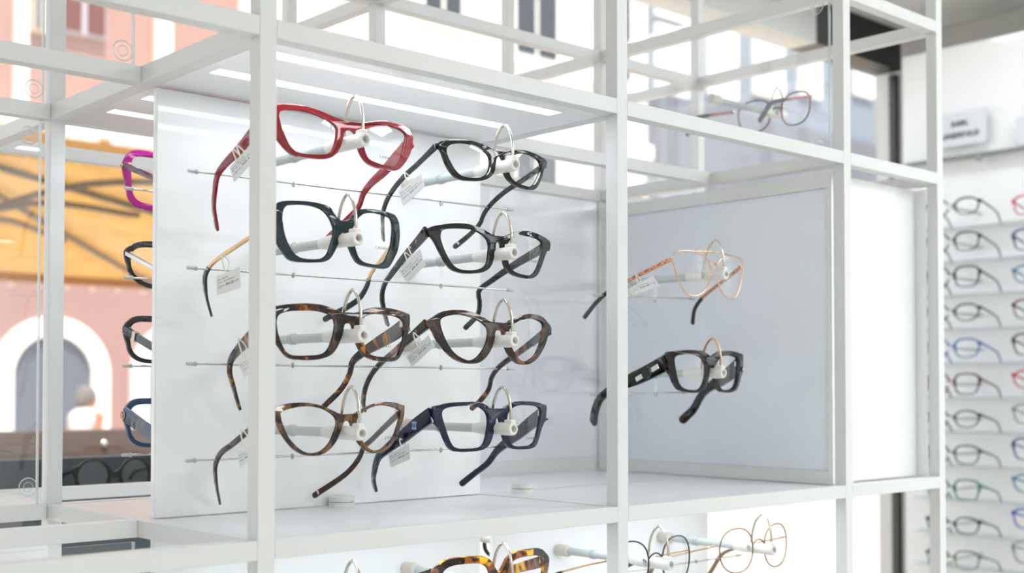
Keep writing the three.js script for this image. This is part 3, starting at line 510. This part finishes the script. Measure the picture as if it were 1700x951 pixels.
// lower cells
const LOWH = -0.1850;
function low(X, tip, label, hl) { const tb = tipB(tip, X); const h = holder(V(X, LOWH, PB[0]), PB[0] - tb, 0, hl, 'x', { hang: [PB[0] - BARB, 0.0245] }); delete h.userData.group; return V(X, LOWH + 0.009, tb + 0.0217); }
{
  let at = low(COL[0], 606, '', 'white holder in lower cell carrying the teal glasses');
  let q = outline({ a: 0.027, b: 0.022, n: 2.4, cx: 0.0365, cy: -0.016, r: 0.0042, hy: -0.004, yb: -0.004 });
  glasses({ ...q, label: 'glossy teal glasses in lower cell below the white shelf', at, mat: M.teal, hs: [0.007, 0.006, 0.005, 0.006], path: plainPath(q.hinge, 0.03) });
  at = low(COL[1], 855, '', 'white holder in lower cell carrying the amber tortoise glasses');
  q = outline({ a: 0.0275, b: 0.022, n: 3.0, cx: 0.0375, cy: -0.0075, r: 0.0048, rTop: 0.0015, hy: 0.006, yb: 0.003, cat: 0.002 });
  glasses({ ...q, label: 'amber and black tortoiseshell glasses below the white shelf', at, mat: M.amber, hs: [0.012, 0.010, 0.007, 0.006], path: plainPath(q.hinge, 0.03) });
  restBar(0.5075, 0.8790, LOWH - 0.0248, LOWH - 0.0248, BARB, 'thin steel bar under the temples in the lower cell');
  const wires = [
    [COL2[0], 1113, 'round wire glasses with black and brown rims in lower cell', M.black, 'white holder in lower cell carrying the round black and brown glasses', M.blackTip],
    [COL2[1], 1283, 'round copper wire glasses in lower cell before bright street', M.copper, 'white holder in lower cell carrying the round copper glasses', M.copper]];
  for (const [X, tip, label, mat, hl, tm] of wires) {
    at = low(X, tip, '', hl); q = outline({ a: 0.0265, b: 0.0252, n: 2.25, cx: 0.0375, cy: -0.0085, r: 0.001, lean: 0.03 });
    glasses({ label, at, inner: q.inner, wireR: 0.0009, mat, hs: [0.002, 0.002, 0.002, 0.004, 0.0045], w: 0.002, templeMat: M.gold, tipMat: tm, tipAt: 0.5, tipScale: 1.3, bridges: [[[-0.0112, -0.004], [-0.005, 0.0005], [0, 0.0015], [0.005, 0.0005], [0.0112, -0.004]]], path: plainPath([-0.0665, -0.002, 0], 0.028) });
  }
  restBar(0.912, 1.27, LOWH - 0.0248, LOWH - 0.0248, BARB, 'thin steel bar under the round wire temples in lower cell');
  // street side of the lower cell
  const H = LOWH, h = holder(V(COL2[0] + 0.012, H, PB[1]), 0.168, Math.PI, 'white holder on the street side of lower cell with black glasses', 'x'); delete h.userData.group;
  q = outline({ a: 0.026, b: 0.018, n: 2.6, cx: 0.0355, cy: -0.012, r: 0.0034 });
  glasses({ ...q, label: 'black glasses on street side of lower cell behind amber tortoise glasses', at: V(COL2[0] + 0.012, H + 0.004, PB[1] + 0.146), turn: Math.PI, mat: M.black, hs: [0.007, 0.006, 0.005, 0.006], path: plainPath(q.hinge, 0.03) });
}

// ------------------------------------------------------------------ price tags
function printTex(price) {
  const c = document.createElement('canvas'); c.width = 256; c.height = 168; const x = c.getContext('2d');
  x.fillStyle = '#eef0f0'; x.fillRect(0, 0, 256, 168); x.fillStyle = '#4a4e54';
  x.font = '20px sans-serif'; x.fillText('Šifra: 007174', 12, 48); x.fillText('Br.čar: naočale/okviri', 12, 74); x.font = '26px sans-serif'; x.fillText('Cijena', 12, 112); x.font = 'bold 30px sans-serif'; x.fillText(price, 98, 112); x.font = '24px sans-serif'; x.fillText('EUR', 200, 106);
  const t = new THREE.CanvasTexture(c); t.colorSpace = THREE.SRGBColorSpace; return new THREE.MeshStandardMaterial({ map: t, roughness: 0.7 });
}
const prints = {};
function priceTag(corners, X, price, label, strapPx) {       // TL TR BR BL in the picture, hanging in the plane of a temple
  const w = corners.map(([x, y]) => { const p = atX(x, y, X); return V(p.X, p.H, p.B); }), c = w.reduce((a, p) => a.add(p), new THREE.Vector3()).multiplyScalar(0.25);
  const g = thing('price_tag', label, 'tag', c, 'price tags on temples'), l = w.map((p) => p.clone().sub(c));
  const quad = (dx) => l.map((p) => [p.x + dx, p.y, p.z]), f = quad(-0.0003), b = quad(0.0003), pos = [], tri = (...a) => a.forEach((q) => pos.push(...q));
  tri(f[3], f[2], f[1], f[3], f[1], f[0], b[2], b[3], b[0], b[2], b[0], b[1]);
  for (let i = 0; i < 4; i++) { const j = (i + 1) % 4; tri(f[i], f[j], b[j], f[i], b[j], b[i]); }
  const cg = new THREE.BufferGeometry(); cg.setAttribute('position', new THREE.Float32BufferAttribute(pos, 3)); cg.computeVertexNormals(); part('card', cg, M.paper, g);
  const pf = quad(-0.00045), pg = new THREE.BufferGeometry(); pg.setAttribute('position', new THREE.Float32BufferAttribute([pf[3], pf[2], pf[1], pf[0]].flat(), 3)); pg.setAttribute('uv', new THREE.Float32BufferAttribute([0, 0, 1, 0, 1, 1, 0, 1], 2)); pg.setIndex([0, 1, 2, 0, 2, 3]); pg.computeVertexNormals();
  part('print', pg, prints[price] ??= printTex(price), g);
  for (const [[x, y], [x2, y2]] of strapPx) { const a = atX(x, y, X), d = atX(x2, y2, X), p = V(a.X, a.H, a.B).sub(c), q = V(d.X, d.H, d.B).sub(c), m = p.clone().add(q).multiplyScalar(0.5); part('strap', tubeGeo([p, m.clone().add(new THREE.Vector3(-0.0008, 0, 0)), q, m.clone().add(new THREE.Vector3(0.0052, 0, 0))], 0.0007, 28, 6, true), M.strap, g); }
}
const tx = (o) => o - 0.0032;
priceTag([[382, 278], [425, 230], [432, 256], [389, 302]], tx(0.530), '365.20', 'small white price tag hanging from the red temple', [[[386, 247], [396, 272]], [[393, 241], [402, 264]]]);
priceTag([[360, 459], [398, 443], [400, 477], [361, 490]], tx(0.526), '386.20', 'small white price tag hanging from the gold wire temple', [[[369, 421], [374, 449]]]);
priceTag([[396, 602], [421, 583], [430, 604], [406, 626]], tx(0.537), '350.30', 'small white price tag hanging from the square tortoiseshell temple', [[[396, 562], [404, 592]]]);
priceTag([[395, 752], [420, 738], [423, 760], [399, 775]], tx(0.534), '386.20', 'small white price tag hanging from the brown horn temple', [[[400, 712], [405, 742]]]);
priceTag([[661, 318], [699, 288], [705, 309], [670, 341]], tx(0.715), '503.00', 'small white price tag hanging from the slim black temple', [[[672, 287], [676, 300]]]);
priceTag([[662, 449], [697, 413], [706, 440], [676, 470]], tx(0.710), '350.30', 'small white price tag hanging from the chunky black temple', [[[672, 419], [677, 433]], [[678, 409], [684, 423]]]);
priceTag([[675, 592], [712, 556], [721, 575], [684, 609]], tx(0.700), '350.30', 'small white price tag hanging from the havana temple', [[[686, 552], [694, 575]]]);
priceTag([[645, 754], [680, 736], [681, 762], [649, 776]], tx(0.708), '386.20', 'small white price tag hanging from the navy temple', [[[664, 728], [668, 746]]]);
priceTag([[1046, 478], [1084, 458], [1095, 475], [1050, 491]], tx(1.030), '214.30', 'small white price tag hanging from the rose gold temple', [[[1056, 456], [1060, 472]]]);

// ------------------------------------------------------------------ wall of frames on the right
{
  const u = thing('wall_display', 'tall white lit wall display with rows of glasses by window', 'display', V(XW, -HC, 1.0));
  const b1 = 1.572, hTop = 0.809;
  span('cabinet', [XW, XW + 0.24], [-HC, hTop], [-0.6, b1], M.milk, u, 0.003);
  const bar = std('#9aa0a2', 0.4);
  span('ledge', [XW - 0.03, XW], [atX(1610, 258, XW - 0.03).H, atX(1610, 255, XW - 0.03).H], [-0.6, b1 - 0.02], bar, u);
  part('bracket', new THREE.SphereGeometry(0.008, 12, 8), bar, u, (() => { const p = atX(1626, 262, XW - 0.03); return V(p.X, p.H, p.B).sub(u.position); })());
  // sign plates
  const plate = (x0, x1, y0, y1, lines) => {
    const a = atX(x0, y1, XW - 0.022), c = atX(x1, y0, XW - 0.022), B0 = Math.min(a.B, c.B), B1 = Math.max(a.B, c.B);
    const g = thing('brand_plate', lines ? 'small white name plate above the wall of frames' : 'blank end of a second name plate above the frames', 'sign', V(XW - 0.02, a.H, (B0 + B1) / 2));
    const h0 = a.H, h1 = h0 + (B1 - B0) * 0.62; span('plate', [XW - 0.022, XW - 0.018], [h0, h1], [B0, B1], std('#dfe3ea', 0.5), g);
    (lines ?? []).forEach((s, i) => { const m = part('lettering', words(s, 0.0125, fontB, 0.0006, 1.05), M.blackTip, g, [-0.0026, (h1 - h0) * (0.66 - 0.34 * i), 0]); m.rotation.y = -Math.PI / 2; });
  };
  plate(1552, 1637, 195, 248, ['KARL', 'LAGERFELD']);
  plate(1686, 1760, 188, 242, null);
  const ys = [340, 398, 456, 515, 574, 633, 691, 750, 808, 867, 924];
  const cols = ['#1d2c33', '#22333c', '#1e3138', '#3a2c26', '#1f5fb0', '#5a1f3a', '#25343d', '#3f4a52', '#0f7a70', '#20333a', '#6c7466'];
  const names = ['black', 'slate black', 'dark grey', 'dark brown', 'bright blue', 'plum', 'charcoal', 'grey', 'green', 'blue black', 'olive grey'];
  const cols2 = ['#d03a50', '#2a3f8a', '#2f7fa0', '#5a2236', '#3a2626', '#c02630', '#8a8d86', '#3a2f8c', '#1880a8', '#1a4fc0', '#8f979c'];
  const names2 = ['pink red', 'deep blue', 'steel blue', 'wine', 'chocolate', 'scarlet', 'silver grey', 'violet', 'cyan', 'royal blue', 'pale grey'];
  const xg = XW - 0.135, gRest = cyl(0.0012, 0.5, 8).rotateX(Math.PI / 2);
  ys.forEach((y, i) => {
    [[1579, cols[i], names[i]], [1727, cols2[i], names2[i]]].forEach(([px, c, nm], j) => {
      const p = atX(px, y + (j ? -8 : 0), xg), m = gloss(c);
      const q = outline({ a: 0.0255, b: 0.0175 + 0.002 * ((i * 7 + j) % 3), n: 2.3 + 0.5 * ((i + j) % 3), cx: 0.0345, cy: -0.006, r: 0.0017, rTop: 0.0014, hy: 0.005 });
      const g = glasses({ ...q, n: 14, label: `${nm} glasses on the wall display, ${['first', 'second', 'third', 'fourth', 'fifth', 'sixth', 'seventh', 'eighth', 'ninth', 'tenth', 'eleventh'][i]} row below the name plate`, at: V(xg, p.H, p.B), turn: -Math.PI / 2, mat: m, hs: [0.005, 0.004, 0.0035, 0.004], w: 0.003, path: plainPath(q.hinge, 0.02, 0.125), group: 'glasses on the wall display', noHinge: 1 });
      const hd = thing('wall_peg', `short white peg carrying the ${nm} glasses on the wall display`, 'holder', V(XW, p.H - 0.006, p.B), 'pegs on the wall display'); hd.rotation.y = -Math.PI / 2;
      part('peg', cyl(0.004, 0.14, 16).rotateX(Math.PI / 2), M.tube, hd, [0, 0, 0.07]); part('tip', cyl(0.0055, 0.012, 16).rotateX(Math.PI / 2), M.clip, hd, [0, 0, 0.142]);
    });
    const p = atX(1640, y + 28, XW - 0.07);
    solo('glass_ledge', bx(0.03, 0.004, 0.5, 0), M.clearEdge, `thin clear ledge under the ${names[i]} glasses on the wall display`, 'ledge', V(XW - 0.016, p.H, 1.28), 'ledges on the wall display');
  });
  // lamps in the head of the display wash its face
  const l = new THREE.RectAreaLight(0xf2f8ff, 13, 1.9, 0.05); const lamp = thing('display_lamp', 'slim white lamp rail above the wall display', 'lamp', V(XW - 0.32, CEIL - 0.03, 0.55));
  part('rail', bx(0.06, 0.03, 1.95), M.white, lamp, [0, 0.012, 0]); part('lamp_face', bx(0.05, 0.004, 1.9, 0), M.lampFace, lamp, [0, -0.005, 0]);
  l.position.set(0, -0.012, 0); l.rotation.set(-Math.PI / 2, 0, 0); l.lookAt(0, 0, 0); l.rotation.set(-Math.PI / 2, 0, Math.PI / 2); lamp.add(l);
}

// ------------------------------------------------------------------ window sill things
{
  const p = atB(178, 800, 1.60), y = atB(178, 815, 1.60).H, yb = atB(178, 757, 1.66).H;
  const blk = thing('display_plinth', 'dark slate stepped plinth standing in the shop window', 'plinth', V(p.X, -HC, 1.62)), slate = std('#566163', 0.6);
  span('front_step', [p.X - 0.14, p.X + 0.13], [-HC, y], [1.53, 1.64], slate, blk); span('rear_step', [p.X - 0.145, p.X + 0.135], [-HC, yb], [1.64, 1.69], slate, blk);
  const q = outline({ a: 0.0205, b: 0.0205, n: 2.1, cx: 0.029, cy: -0.004, r: 0.0026, hy: 0.004, lean: 0 });
  const c = atB(192, 779, 1.56);
  glasses({ ...q, label: 'round dark glasses lying on the slate plinth in the window', at: V(c.X, y + 0.0275, 1.56), mat: M.blackTip, hs: [0.004, 0.004, 0.004, 0.005], path: plainPath(q.hinge, 0.008, 0.12).map(([x, yy, z]) => [x, Math.max(yy, -0.022), z * 0.55]) });
  solo('leather_case', bx(0.06, 0.05, 0.05, 0.012), std('#8a5a44', 0.6), 'brown leather glasses case on the slate plinth', 'case', V(p.X + 0.103, y + 0.0255, 1.60));
}

// ------------------------------------------------------------------ the street
M.paving = std('#cfc6ba', 0.9, { map: tex(512, (u, v) => { const g = 0.86 + 0.14 * fbm(u, v, 16, 4); return [g, g * 0.99, g * 0.97]; }, 0.25) });
struct('ground', new THREE.PlaneGeometry(120, 60).rotateX(-Math.PI / 2), M.paving, [25, -0.12, -30.2], 'pale sunlit street paving');
struct('pavement', bx(60, 0.12, 3.2, 0), M.paving, [10, -0.06, -(BW + 1.7)], 'pavement before the shop window');

const BF = 17, fx = (px, y = 300) => atB(px, y, BF).X, fh = (px, y) => atB(px, y, BF).H;
const plaster = (c) => std(c, 0.9, { map: tex(256, (u, v) => { const g = 0.9 + 0.1 * fbm(u, v, 8, 4); return [g, g, g]; }, 0.3) });
const trim = std('#f2efe8', 0.8), darkPane = phy('#3a3f45', 0.15), woodDoor = std('#5d6470', 0.6);
function windowParts(g, x0, x1, h0, h1, frameMat, paneMat, B = BF, rim = 0.18) {
  span('window_surround', [x0 - rim, x1 + rim], [h0 - rim, h1 + rim], [B - 0.1, B + 0.05], frameMat, g, 0.01);
  const w = (x1 - x0 - 0.08) / 2;
  for (const s of [0, 1]) span('pane', [x0 + s * (w + 0.08), x0 + s * (w + 0.08) + w], [h0, h1], [B - 0.115, B - 0.05], paneMat, g, 0);
}
function archGeo(w, t, spring, depth) {
  const s = new THREE.Shape(); s.moveTo(-w - t, 0); s.lineTo(-w - t, spring); s.absarc(0, spring, w + t, Math.PI, 0, true); s.lineTo(w + t, 0); s.lineTo(w, 0); s.lineTo(w, spring); s.absarc(0, spring, w, 0, Math.PI, false); s.lineTo(-w, 0); s.closePath();
  return new THREE.ExtrudeGeometry(s, { depth, bevelEnabled: false, curveSegments: 20 });
}
function doorGeo(w, spring, depth) { const s = new THREE.Shape(); s.moveTo(-w, 0); s.lineTo(-w, spring); s.absarc(0, spring, w, Math.PI, 0, true); s.lineTo(w, 0); s.closePath(); return new THREE.ExtrudeGeometry(s, { depth, bevelEnabled: false, curveSegments: 20 }); }
{ // salmon house with white arches
  const x0 = fx(-500), x1 = fx(432), g = thing('salmon_house', 'salmon pink house with white arched doorways across the street', 'building', V((x0 + x1) / 2, -HC - 0.12, BF));
  span('wall', [x0, x1], [-HC - 0.12, 3.0], [BF, BF + 6], plaster('#a4827c'), g, 0); span('upper_wall', [x0, x1], [3.0, 11], [BF, BF + 6], plaster('#b48d82'), g, 0);
  span('cornice', [x0, x1], [fh(180, 268), fh(180, 205)], [BF - 0.35, BF + 0.02], trim, g, 0.03);
  span('cornice_moulding', [x0, x1], [fh(180, 245), fh(180, 238)], [BF - 0.42, BF - 0.34], std('#b99a7a', 0.8), g, 0.01);
  for (const px of [-340, -125, 85, 300]) {
    const X = fx(px, 600), spring = fh(85, 557) + HC + 0.12 - 0.55, ar = archGeo(0.55, 0.26, spring, 0.12), dr = doorGeo(0.55, spring, 0.04);
    part('arch', ar, trim, g, V(X, -HC - 0.12, BF + 0.01).sub(g.position)); part('doorway', dr, woodDoor, g, V(X, -HC - 0.12, BF + 0.005).sub(g.position));
  }
  windowParts(g, fx(100, 20), fx(170, 20), fh(140, 58), fh(140, -120), std('#bdb6c2', 0.8), std('#6e3a33', 0.7), BF, 0.03);
  windowParts(g, fx(54, 20), fx(84, 20), fh(60, 50), fh(60, -120), std('#cbbfa6', 0.8), std('#77757c', 0.6), BF, 0.05);
  for (const [a, b] of [[22, 44], [255, 282], [395, 430]]) span('pilaster', [fx(a, 50), fx(b, 50)], [fh(180, 205), 11], [BF - 0.12, BF + 0.02], trim, g, 0.02);
  span('roof', [x0, x1], [11, 11.4], [BF - 0.6, BF + 6.2], std('#a8583c', 0.9), g, 0);
}
{ // white house
  const x0 = fx(434), x1 = fx(1075), g = thing('white_house', 'cream white house with dark windows across the street', 'building', V((x0 + x1) / 2, -HC - 0.12, BF));
  span('wall', [x0, x1], [-HC - 0.12, 12], [BF, BF + 6], plaster('#f3ece2'), g, 0);
  span('plinth', [x0, x1], [-HC - 0.12, -0.7], [BF - 0.06, BF + 0.02], std('#d8d2c8', 0.9), g, 0.01);
  for (const [a, b, y0, y1] of [[852, 918, 95, -150], [560, 620, -20, -260], [700, 760, 30, -200], [852, 918, 470, 250], [690, 750, 430, 230], [540, 600, 400, 220], [985, 1040, 130, -110]]) windowParts(g, fx(a, y0), fx(b, y0), fh((a + b) / 2, y0), fh((a + b) / 2, y1), trim, darkPane);
  span('cornice', [x0, x1], [fh(700, 200), fh(700, 170)], [BF - 0.2, BF + 0.02], trim, g, 0.03);
  span('roof', [x0, x1], [12, 12.4], [BF - 0.6, BF + 6.2], std('#a8583c', 0.9), g, 0);
}
{ // house in shade: the shade is put into its grey-blue wall colours
  const x0 = fx(1077), x1 = fx(1760), g = thing('shaded_house', 'house with shade painted in as blue grey and many white framed windows across the street', 'building', V((x0 + x1) / 2, -HC - 0.12, BF));
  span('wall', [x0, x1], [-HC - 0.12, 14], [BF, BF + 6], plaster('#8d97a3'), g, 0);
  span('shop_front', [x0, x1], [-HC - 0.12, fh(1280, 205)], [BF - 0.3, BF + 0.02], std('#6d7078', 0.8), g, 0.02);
  for (const [a, b] of [[1095, 1130], [1180, 1212], [1255, 1290], [1330, 1352], [1420, 1440], [1465, 1490]]) for (const [y0, y1] of [[150, 60], [20, -80]]) windowParts(g, fx(a, y0), fx(b, y0), fh((a + b) / 2, y0), fh((a + b) / 2, y1), trim, phy('#cfe2f5', 0.2));
  for (const [a, b] of [[1100, 1160], [1190, 1240], [1270, 1330], [1430, 1470]]) span('shop_pane', [fx(a, 300), fx(b, 300)], [-HC + 0.4, fh(a, 330)], [BF - 0.33, BF - 0.28], darkPane, g, 0);
  span('roof', [x0, x1], [14, 14.4], [BF - 0.6, BF + 6.2], std('#8a5a48', 0.9), g, 0);
}

{ // cafe parasol with pompom fringe
  const B0 = 3.6, B1 = 6.5, Bc = (B0 + B1) / 2, Xc = 1.45, RX = 1.75, RZ = (B1 - B0) / 2, eave = 0.68, apex = 0.99;
  const g = thing('parasol', 'large orange cafe parasol with grey ribs and white fringe', 'parasol', V(Xc, -HC, Bc));
  const head = new THREE.Group(); head.name = 'canopy'; head.position.y = HC + eave; head.rotation.x = -0.05; g.add(head);
  const fabric = new THREE.MeshPhysicalMaterial({ color: new THREE.Color('#d6a042'), roughness: 0.95, transmission: 0.5, thickness: 0, side: THREE.DoubleSide, map: tex(256, (u, v) => { const n = 0.8 + 0.2 * fbm(u, v, 16, 3); return [n, n, n]; }, 0.8) });
  const rib = std('#6e6a66', 0.5), cor = [[-RX, -RZ], [0, -RZ], [RX, -RZ], [RX, 0], [RX, RZ], [0, RZ], [-RX, RZ], [-RX, 0]], yE = 0, yA = apex - eave;
  cor.forEach(([x, z], i) => {
    const [x2, z2] = cor[(i + 1) % 8], N = 8, pos = [], uv = [], idx = [];
    for (let r = 0; r <= N; r++) for (let t = 0; t <= N; t++) { const f = r / N, a = t / N, px = (x + (x2 - x) * a) * f, pz = (z + (z2 - z) * a) * f; pos.push(px, yA + (yE - yA) * f - 0.05 * Math.sin(Math.PI * a) * f * Math.sin(Math.PI * Math.min(1, f)), pz); uv.push(px, pz); }
    for (let r = 0; r < N; r++) for (let t = 0; t < N; t++) { const q = r * (N + 1) + t; idx.push(q, q + 1, q + N + 1, q + 1, q + N + 2, q + N + 1); }
    const geo = new THREE.BufferGeometry(); geo.setAttribute('position', new THREE.Float32BufferAttribute(pos, 3)); geo.setAttribute('uv', new THREE.Float32BufferAttribute(uv, 2)); geo.setIndex(idx); geo.computeVertexNormals();
    part('canopy_panel', geo, fabric, head);
    part('rib', tubeGeo([new THREE.Vector3(0, yA - 0.03, 0), new THREE.Vector3(x / 2, (yA + yE) / 2 - 0.03, z / 2), new THREE.Vector3(x, yE - 0.03, z)], 0.016, 12, 6), rib, head);
    part('strut', tubeGeo([new THREE.Vector3(0, yE - 0.12, 0), new THREE.Vector3(x * 0.28, yE + 0.08, z * 0.28), new THREE.Vector3(x * 0.55, (yA + yE) / 2 - 0.08, z * 0.55)], 0.014, 12, 6), rib, head);
    part('valance', new THREE.BoxGeometry(Math.hypot(x2 - x, z2 - z), 0.045, 0.004), fabric, head, [(x + x2) / 2, yE - 0.0225, (z + z2) / 2]).rotation.y = -Math.atan2(z2 - z, x2 - x);
    const bobs = []; for (let t = 0; t < 12; t++) { const a = (t + 0.5) / 12; bobs.push(new THREE.SphereGeometry(0.016, 10, 8).translate(x + (x2 - x) * a, yE - 0.06, z + (z2 - z) * a)); }
    const b = part('pompom_fringe', mergeGeometries(bobs), trim, head); b.userData.kind = 'stuff';
  });
  part('pole', cyl(0.025, HC + apex - 0.02), std('#b9b2a8', 0.5), g, [0, (HC + apex) / 2, 0]); part('base', cyl(0.3, 0.08), std('#8b8b8b', 0.8), g, [0, 0.04, 0]); part('finial', new THREE.SphereGeometry(0.05, 16, 12), trim, head, [0, yA + 0.03, 0]);
}
{ // terrace screen of dark boards
  const B = 3.5, x0 = 0.6, x1 = 2.5, g = thing('terrace_screen', 'low dark brown board screen of the cafe terrace', 'screen', V((x0 + x1) / 2, -HC, B));
  const top = atB(180, 712, B).H, wood = [std('#57483f', 0.6), std('#6a5a50', 0.6), std('#4a4a4c', 0.6)];
  span('top_board', [x0, x1], [top - 0.085, top], [B - 0.03, B + 0.03], wood[0], g, 0.004);
  for (let k = 0; k < 9; k++) span('board', [x0, x1], [top - 0.1 - 0.13 * k - 0.115, top - 0.1 - 0.13 * k], [B - 0.012, B + 0.012], wood[1 + (k % 2)], g, 0.004);
  for (const x of [x0, (x0 + x1) / 2, x1]) span('post', [x - 0.03, x + 0.03], [-HC, top - 0.085], [B + 0.012, B + 0.06], wood[0], g, 0.004);
  part('bolt', new THREE.SphereGeometry(0.012, 12, 8), M.silver, g, (() => { const p = atB(172, 736, B - 0.03); return V(p.X, p.H, p.B).sub(g.position); })());
}
{ // passer-by, seen from the side, grey hair
  const Bp = 12.8, p = atB(143, 680, Bp), g = thing('person', 'grey haired person in a pale sleeveless top passing outside', 'person', V(p.X, -HC - 0.12, Bp)); g.rotation.y = 0.35;
  const cap = (q, a, b, ra, rb) => { const d = [b[0] - a[0], b[1] - a[1], b[2] - a[2]], e = [q[0] - a[0], q[1] - a[1], q[2] - a[2]], t = Math.max(0, Math.min(1, (e[0] * d[0] + e[1] * d[1] + e[2] * d[2]) / (d[0] ** 2 + d[1] ** 2 + d[2] ** 2 || 1))); return Math.hypot(e[0] - d[0] * t, e[1] - d[1] * t, e[2] - d[2] * t) - (ra + (rb - ra) * t); };
  const smin = (a, b, k) => { const h = Math.max(0, Math.min(1, 0.5 + 0.5 * (b - a) / k)); return b + (a - b) * h - k * h * (1 - h); };
  const body = [[[0, 1.41, 0.01], [0.03, 1.5, 0], 0.058, 0.085], [[0.03, 1.5, 0], [0.02, 1.56, 0], 0.085, 0.09], [[0.085, 1.5, 0], [0.115, 1.485, 0], 0.025, 0.014], [[-0.02, 1.28, 0], [0, 1.41, 0], 0.11, 0.055], [[0, 0.95, 0], [-0.02, 1.28, 0], 0.145, 0.15], [[0, 1.32, -0.17], [0, 1.32, 0.17], 0.065, 0.065]];
  for (const s of [-1, 1]) body.push([[0, 1.32, s * 0.18], [-0.05, 1.05, s * 0.22], 0.052, 0.042], [[-0.05, 1.05, s * 0.22], [0.10, 0.86, s * 0.2], 0.04, 0.03], [[0.10, 0.86, s * 0.2], [0.14, 0.80, s * 0.2], 0.03, 0.025], [[0, 0.92, s * 0.08], [s * 0.10, 0.5, s * 0.08], 0.09, 0.06], [[s * 0.10, 0.5, s * 0.08], [s * 0.16 - 0.04, 0.08, s * 0.08], 0.055, 0.036], [[s * 0.16 - 0.05, 0.045, s * 0.08], [s * 0.16 + 0.09, 0.035, s * 0.08], 0.036, 0.03]);
  const mesh3 = (fn, res, c, half) => { const mc = new MarchingCubes(res, M.white, false, false, 60000); mc.isolation = 0; for (let z = 0; z < res; z++) for (let y = 0; y < res; y++) for (let x = 0; x < res; x++) mc.field[x + y * res + z * res * res] = -fn([(x - res / 2) / (res / 2) * half[0] + c[0], (y - res / 2) / (res / 2) * half[1] + c[1], (z - res / 2) / (res / 2) * half[2] + c[2]]); mc.update(); const n = mc.count, pos = Array.from(mc.positionArray.subarray(0, n * 3)); for (let i = 0; i < pos.length; i += 3) for (let a = 0; a < 3; a++) pos[i + a] = pos[i + a] * half[a] + c[a]; let q = new THREE.BufferGeometry(); q.setAttribute('position', new THREE.Float32BufferAttribute(pos, 3)); q = mergeVertices(q, 1e-5); q.computeVertexNormals(); return q; };
  const all = (l, k) => (q) => l.reduce((d, b) => smin(d, cap(q, ...b), k), 9);
  part('body', mesh3(all(body, 0.035), 64, [0, 0.84, 0], [0.45, 0.9, 0.45]), std('#a8705a', 0.6), g);
  const torso = [[[0, 0.95, 0], [-0.02, 1.27, 0], 0.165, 0.165], [[-0.01, 1.30, -0.13], [-0.01, 1.30, 0.13], 0.085, 0.085]], legs = [];
  for (const s of [-1, 1]) legs.push([[0, 0.92, s * 0.08], [s * 0.10, 0.5, s * 0.08], 0.108, 0.085], [[s * 0.10, 0.5, s * 0.08], [s * 0.15 - 0.03, 0.16, s * 0.08], 0.08, 0.07]);
  part('top', mesh3(all(torso, 0.05), 40, [0, 1.12, 0], [0.4, 0.5, 0.4]), std('#d9cfcd', 0.9), g);
  part('trousers', mesh3(all(legs, 0.05), 44, [0, 0.55, 0], [0.4, 0.6, 0.4]), std('#6a6a72', 0.9), g);
  part('hair', mesh3((q) => Math.max(smin(Math.hypot(q[0] + 0.005, (q[1] - 1.555) * 0.95, q[2]) - 0.108, Math.hypot(q[0] + 0.055, q[1] - 1.5, q[2]) - 0.075, 0.04), -(1.55 - q[1] + (q[0] > 0.02 ? 0 : -0.2)) * -1 > 0 && q[0] > 0.045 ? 1.548 - q[1] : -1), 40, [0, 1.54, 0], [0.18, 0.18, 0.18]), std('#6f6a66', 0.9), g);
  for (const s of [-1, 1]) { part('eye', new THREE.SphereGeometry(0.011, 10, 8), std('#2a2522', 0.3), g, [0.098, 1.525, s * 0.034]); part('ear', new THREE.SphereGeometry(0.022, 10, 8).scale(1, 1.4, 0.5), std('#a8705a', 0.6), g, [0.015, 1.515, s * 0.088]); }
  part('mouth', bx(0.008, 0.008, 0.045, 0.003), std('#8c4a44', 0.6), g, [0.100, 1.455, 0]);
}

for (const o of scene.children) o.traverse((m) => { if (m.isMesh) m.castShadow = m.receiveShadow = true; });
renderer.render(scene, camera);
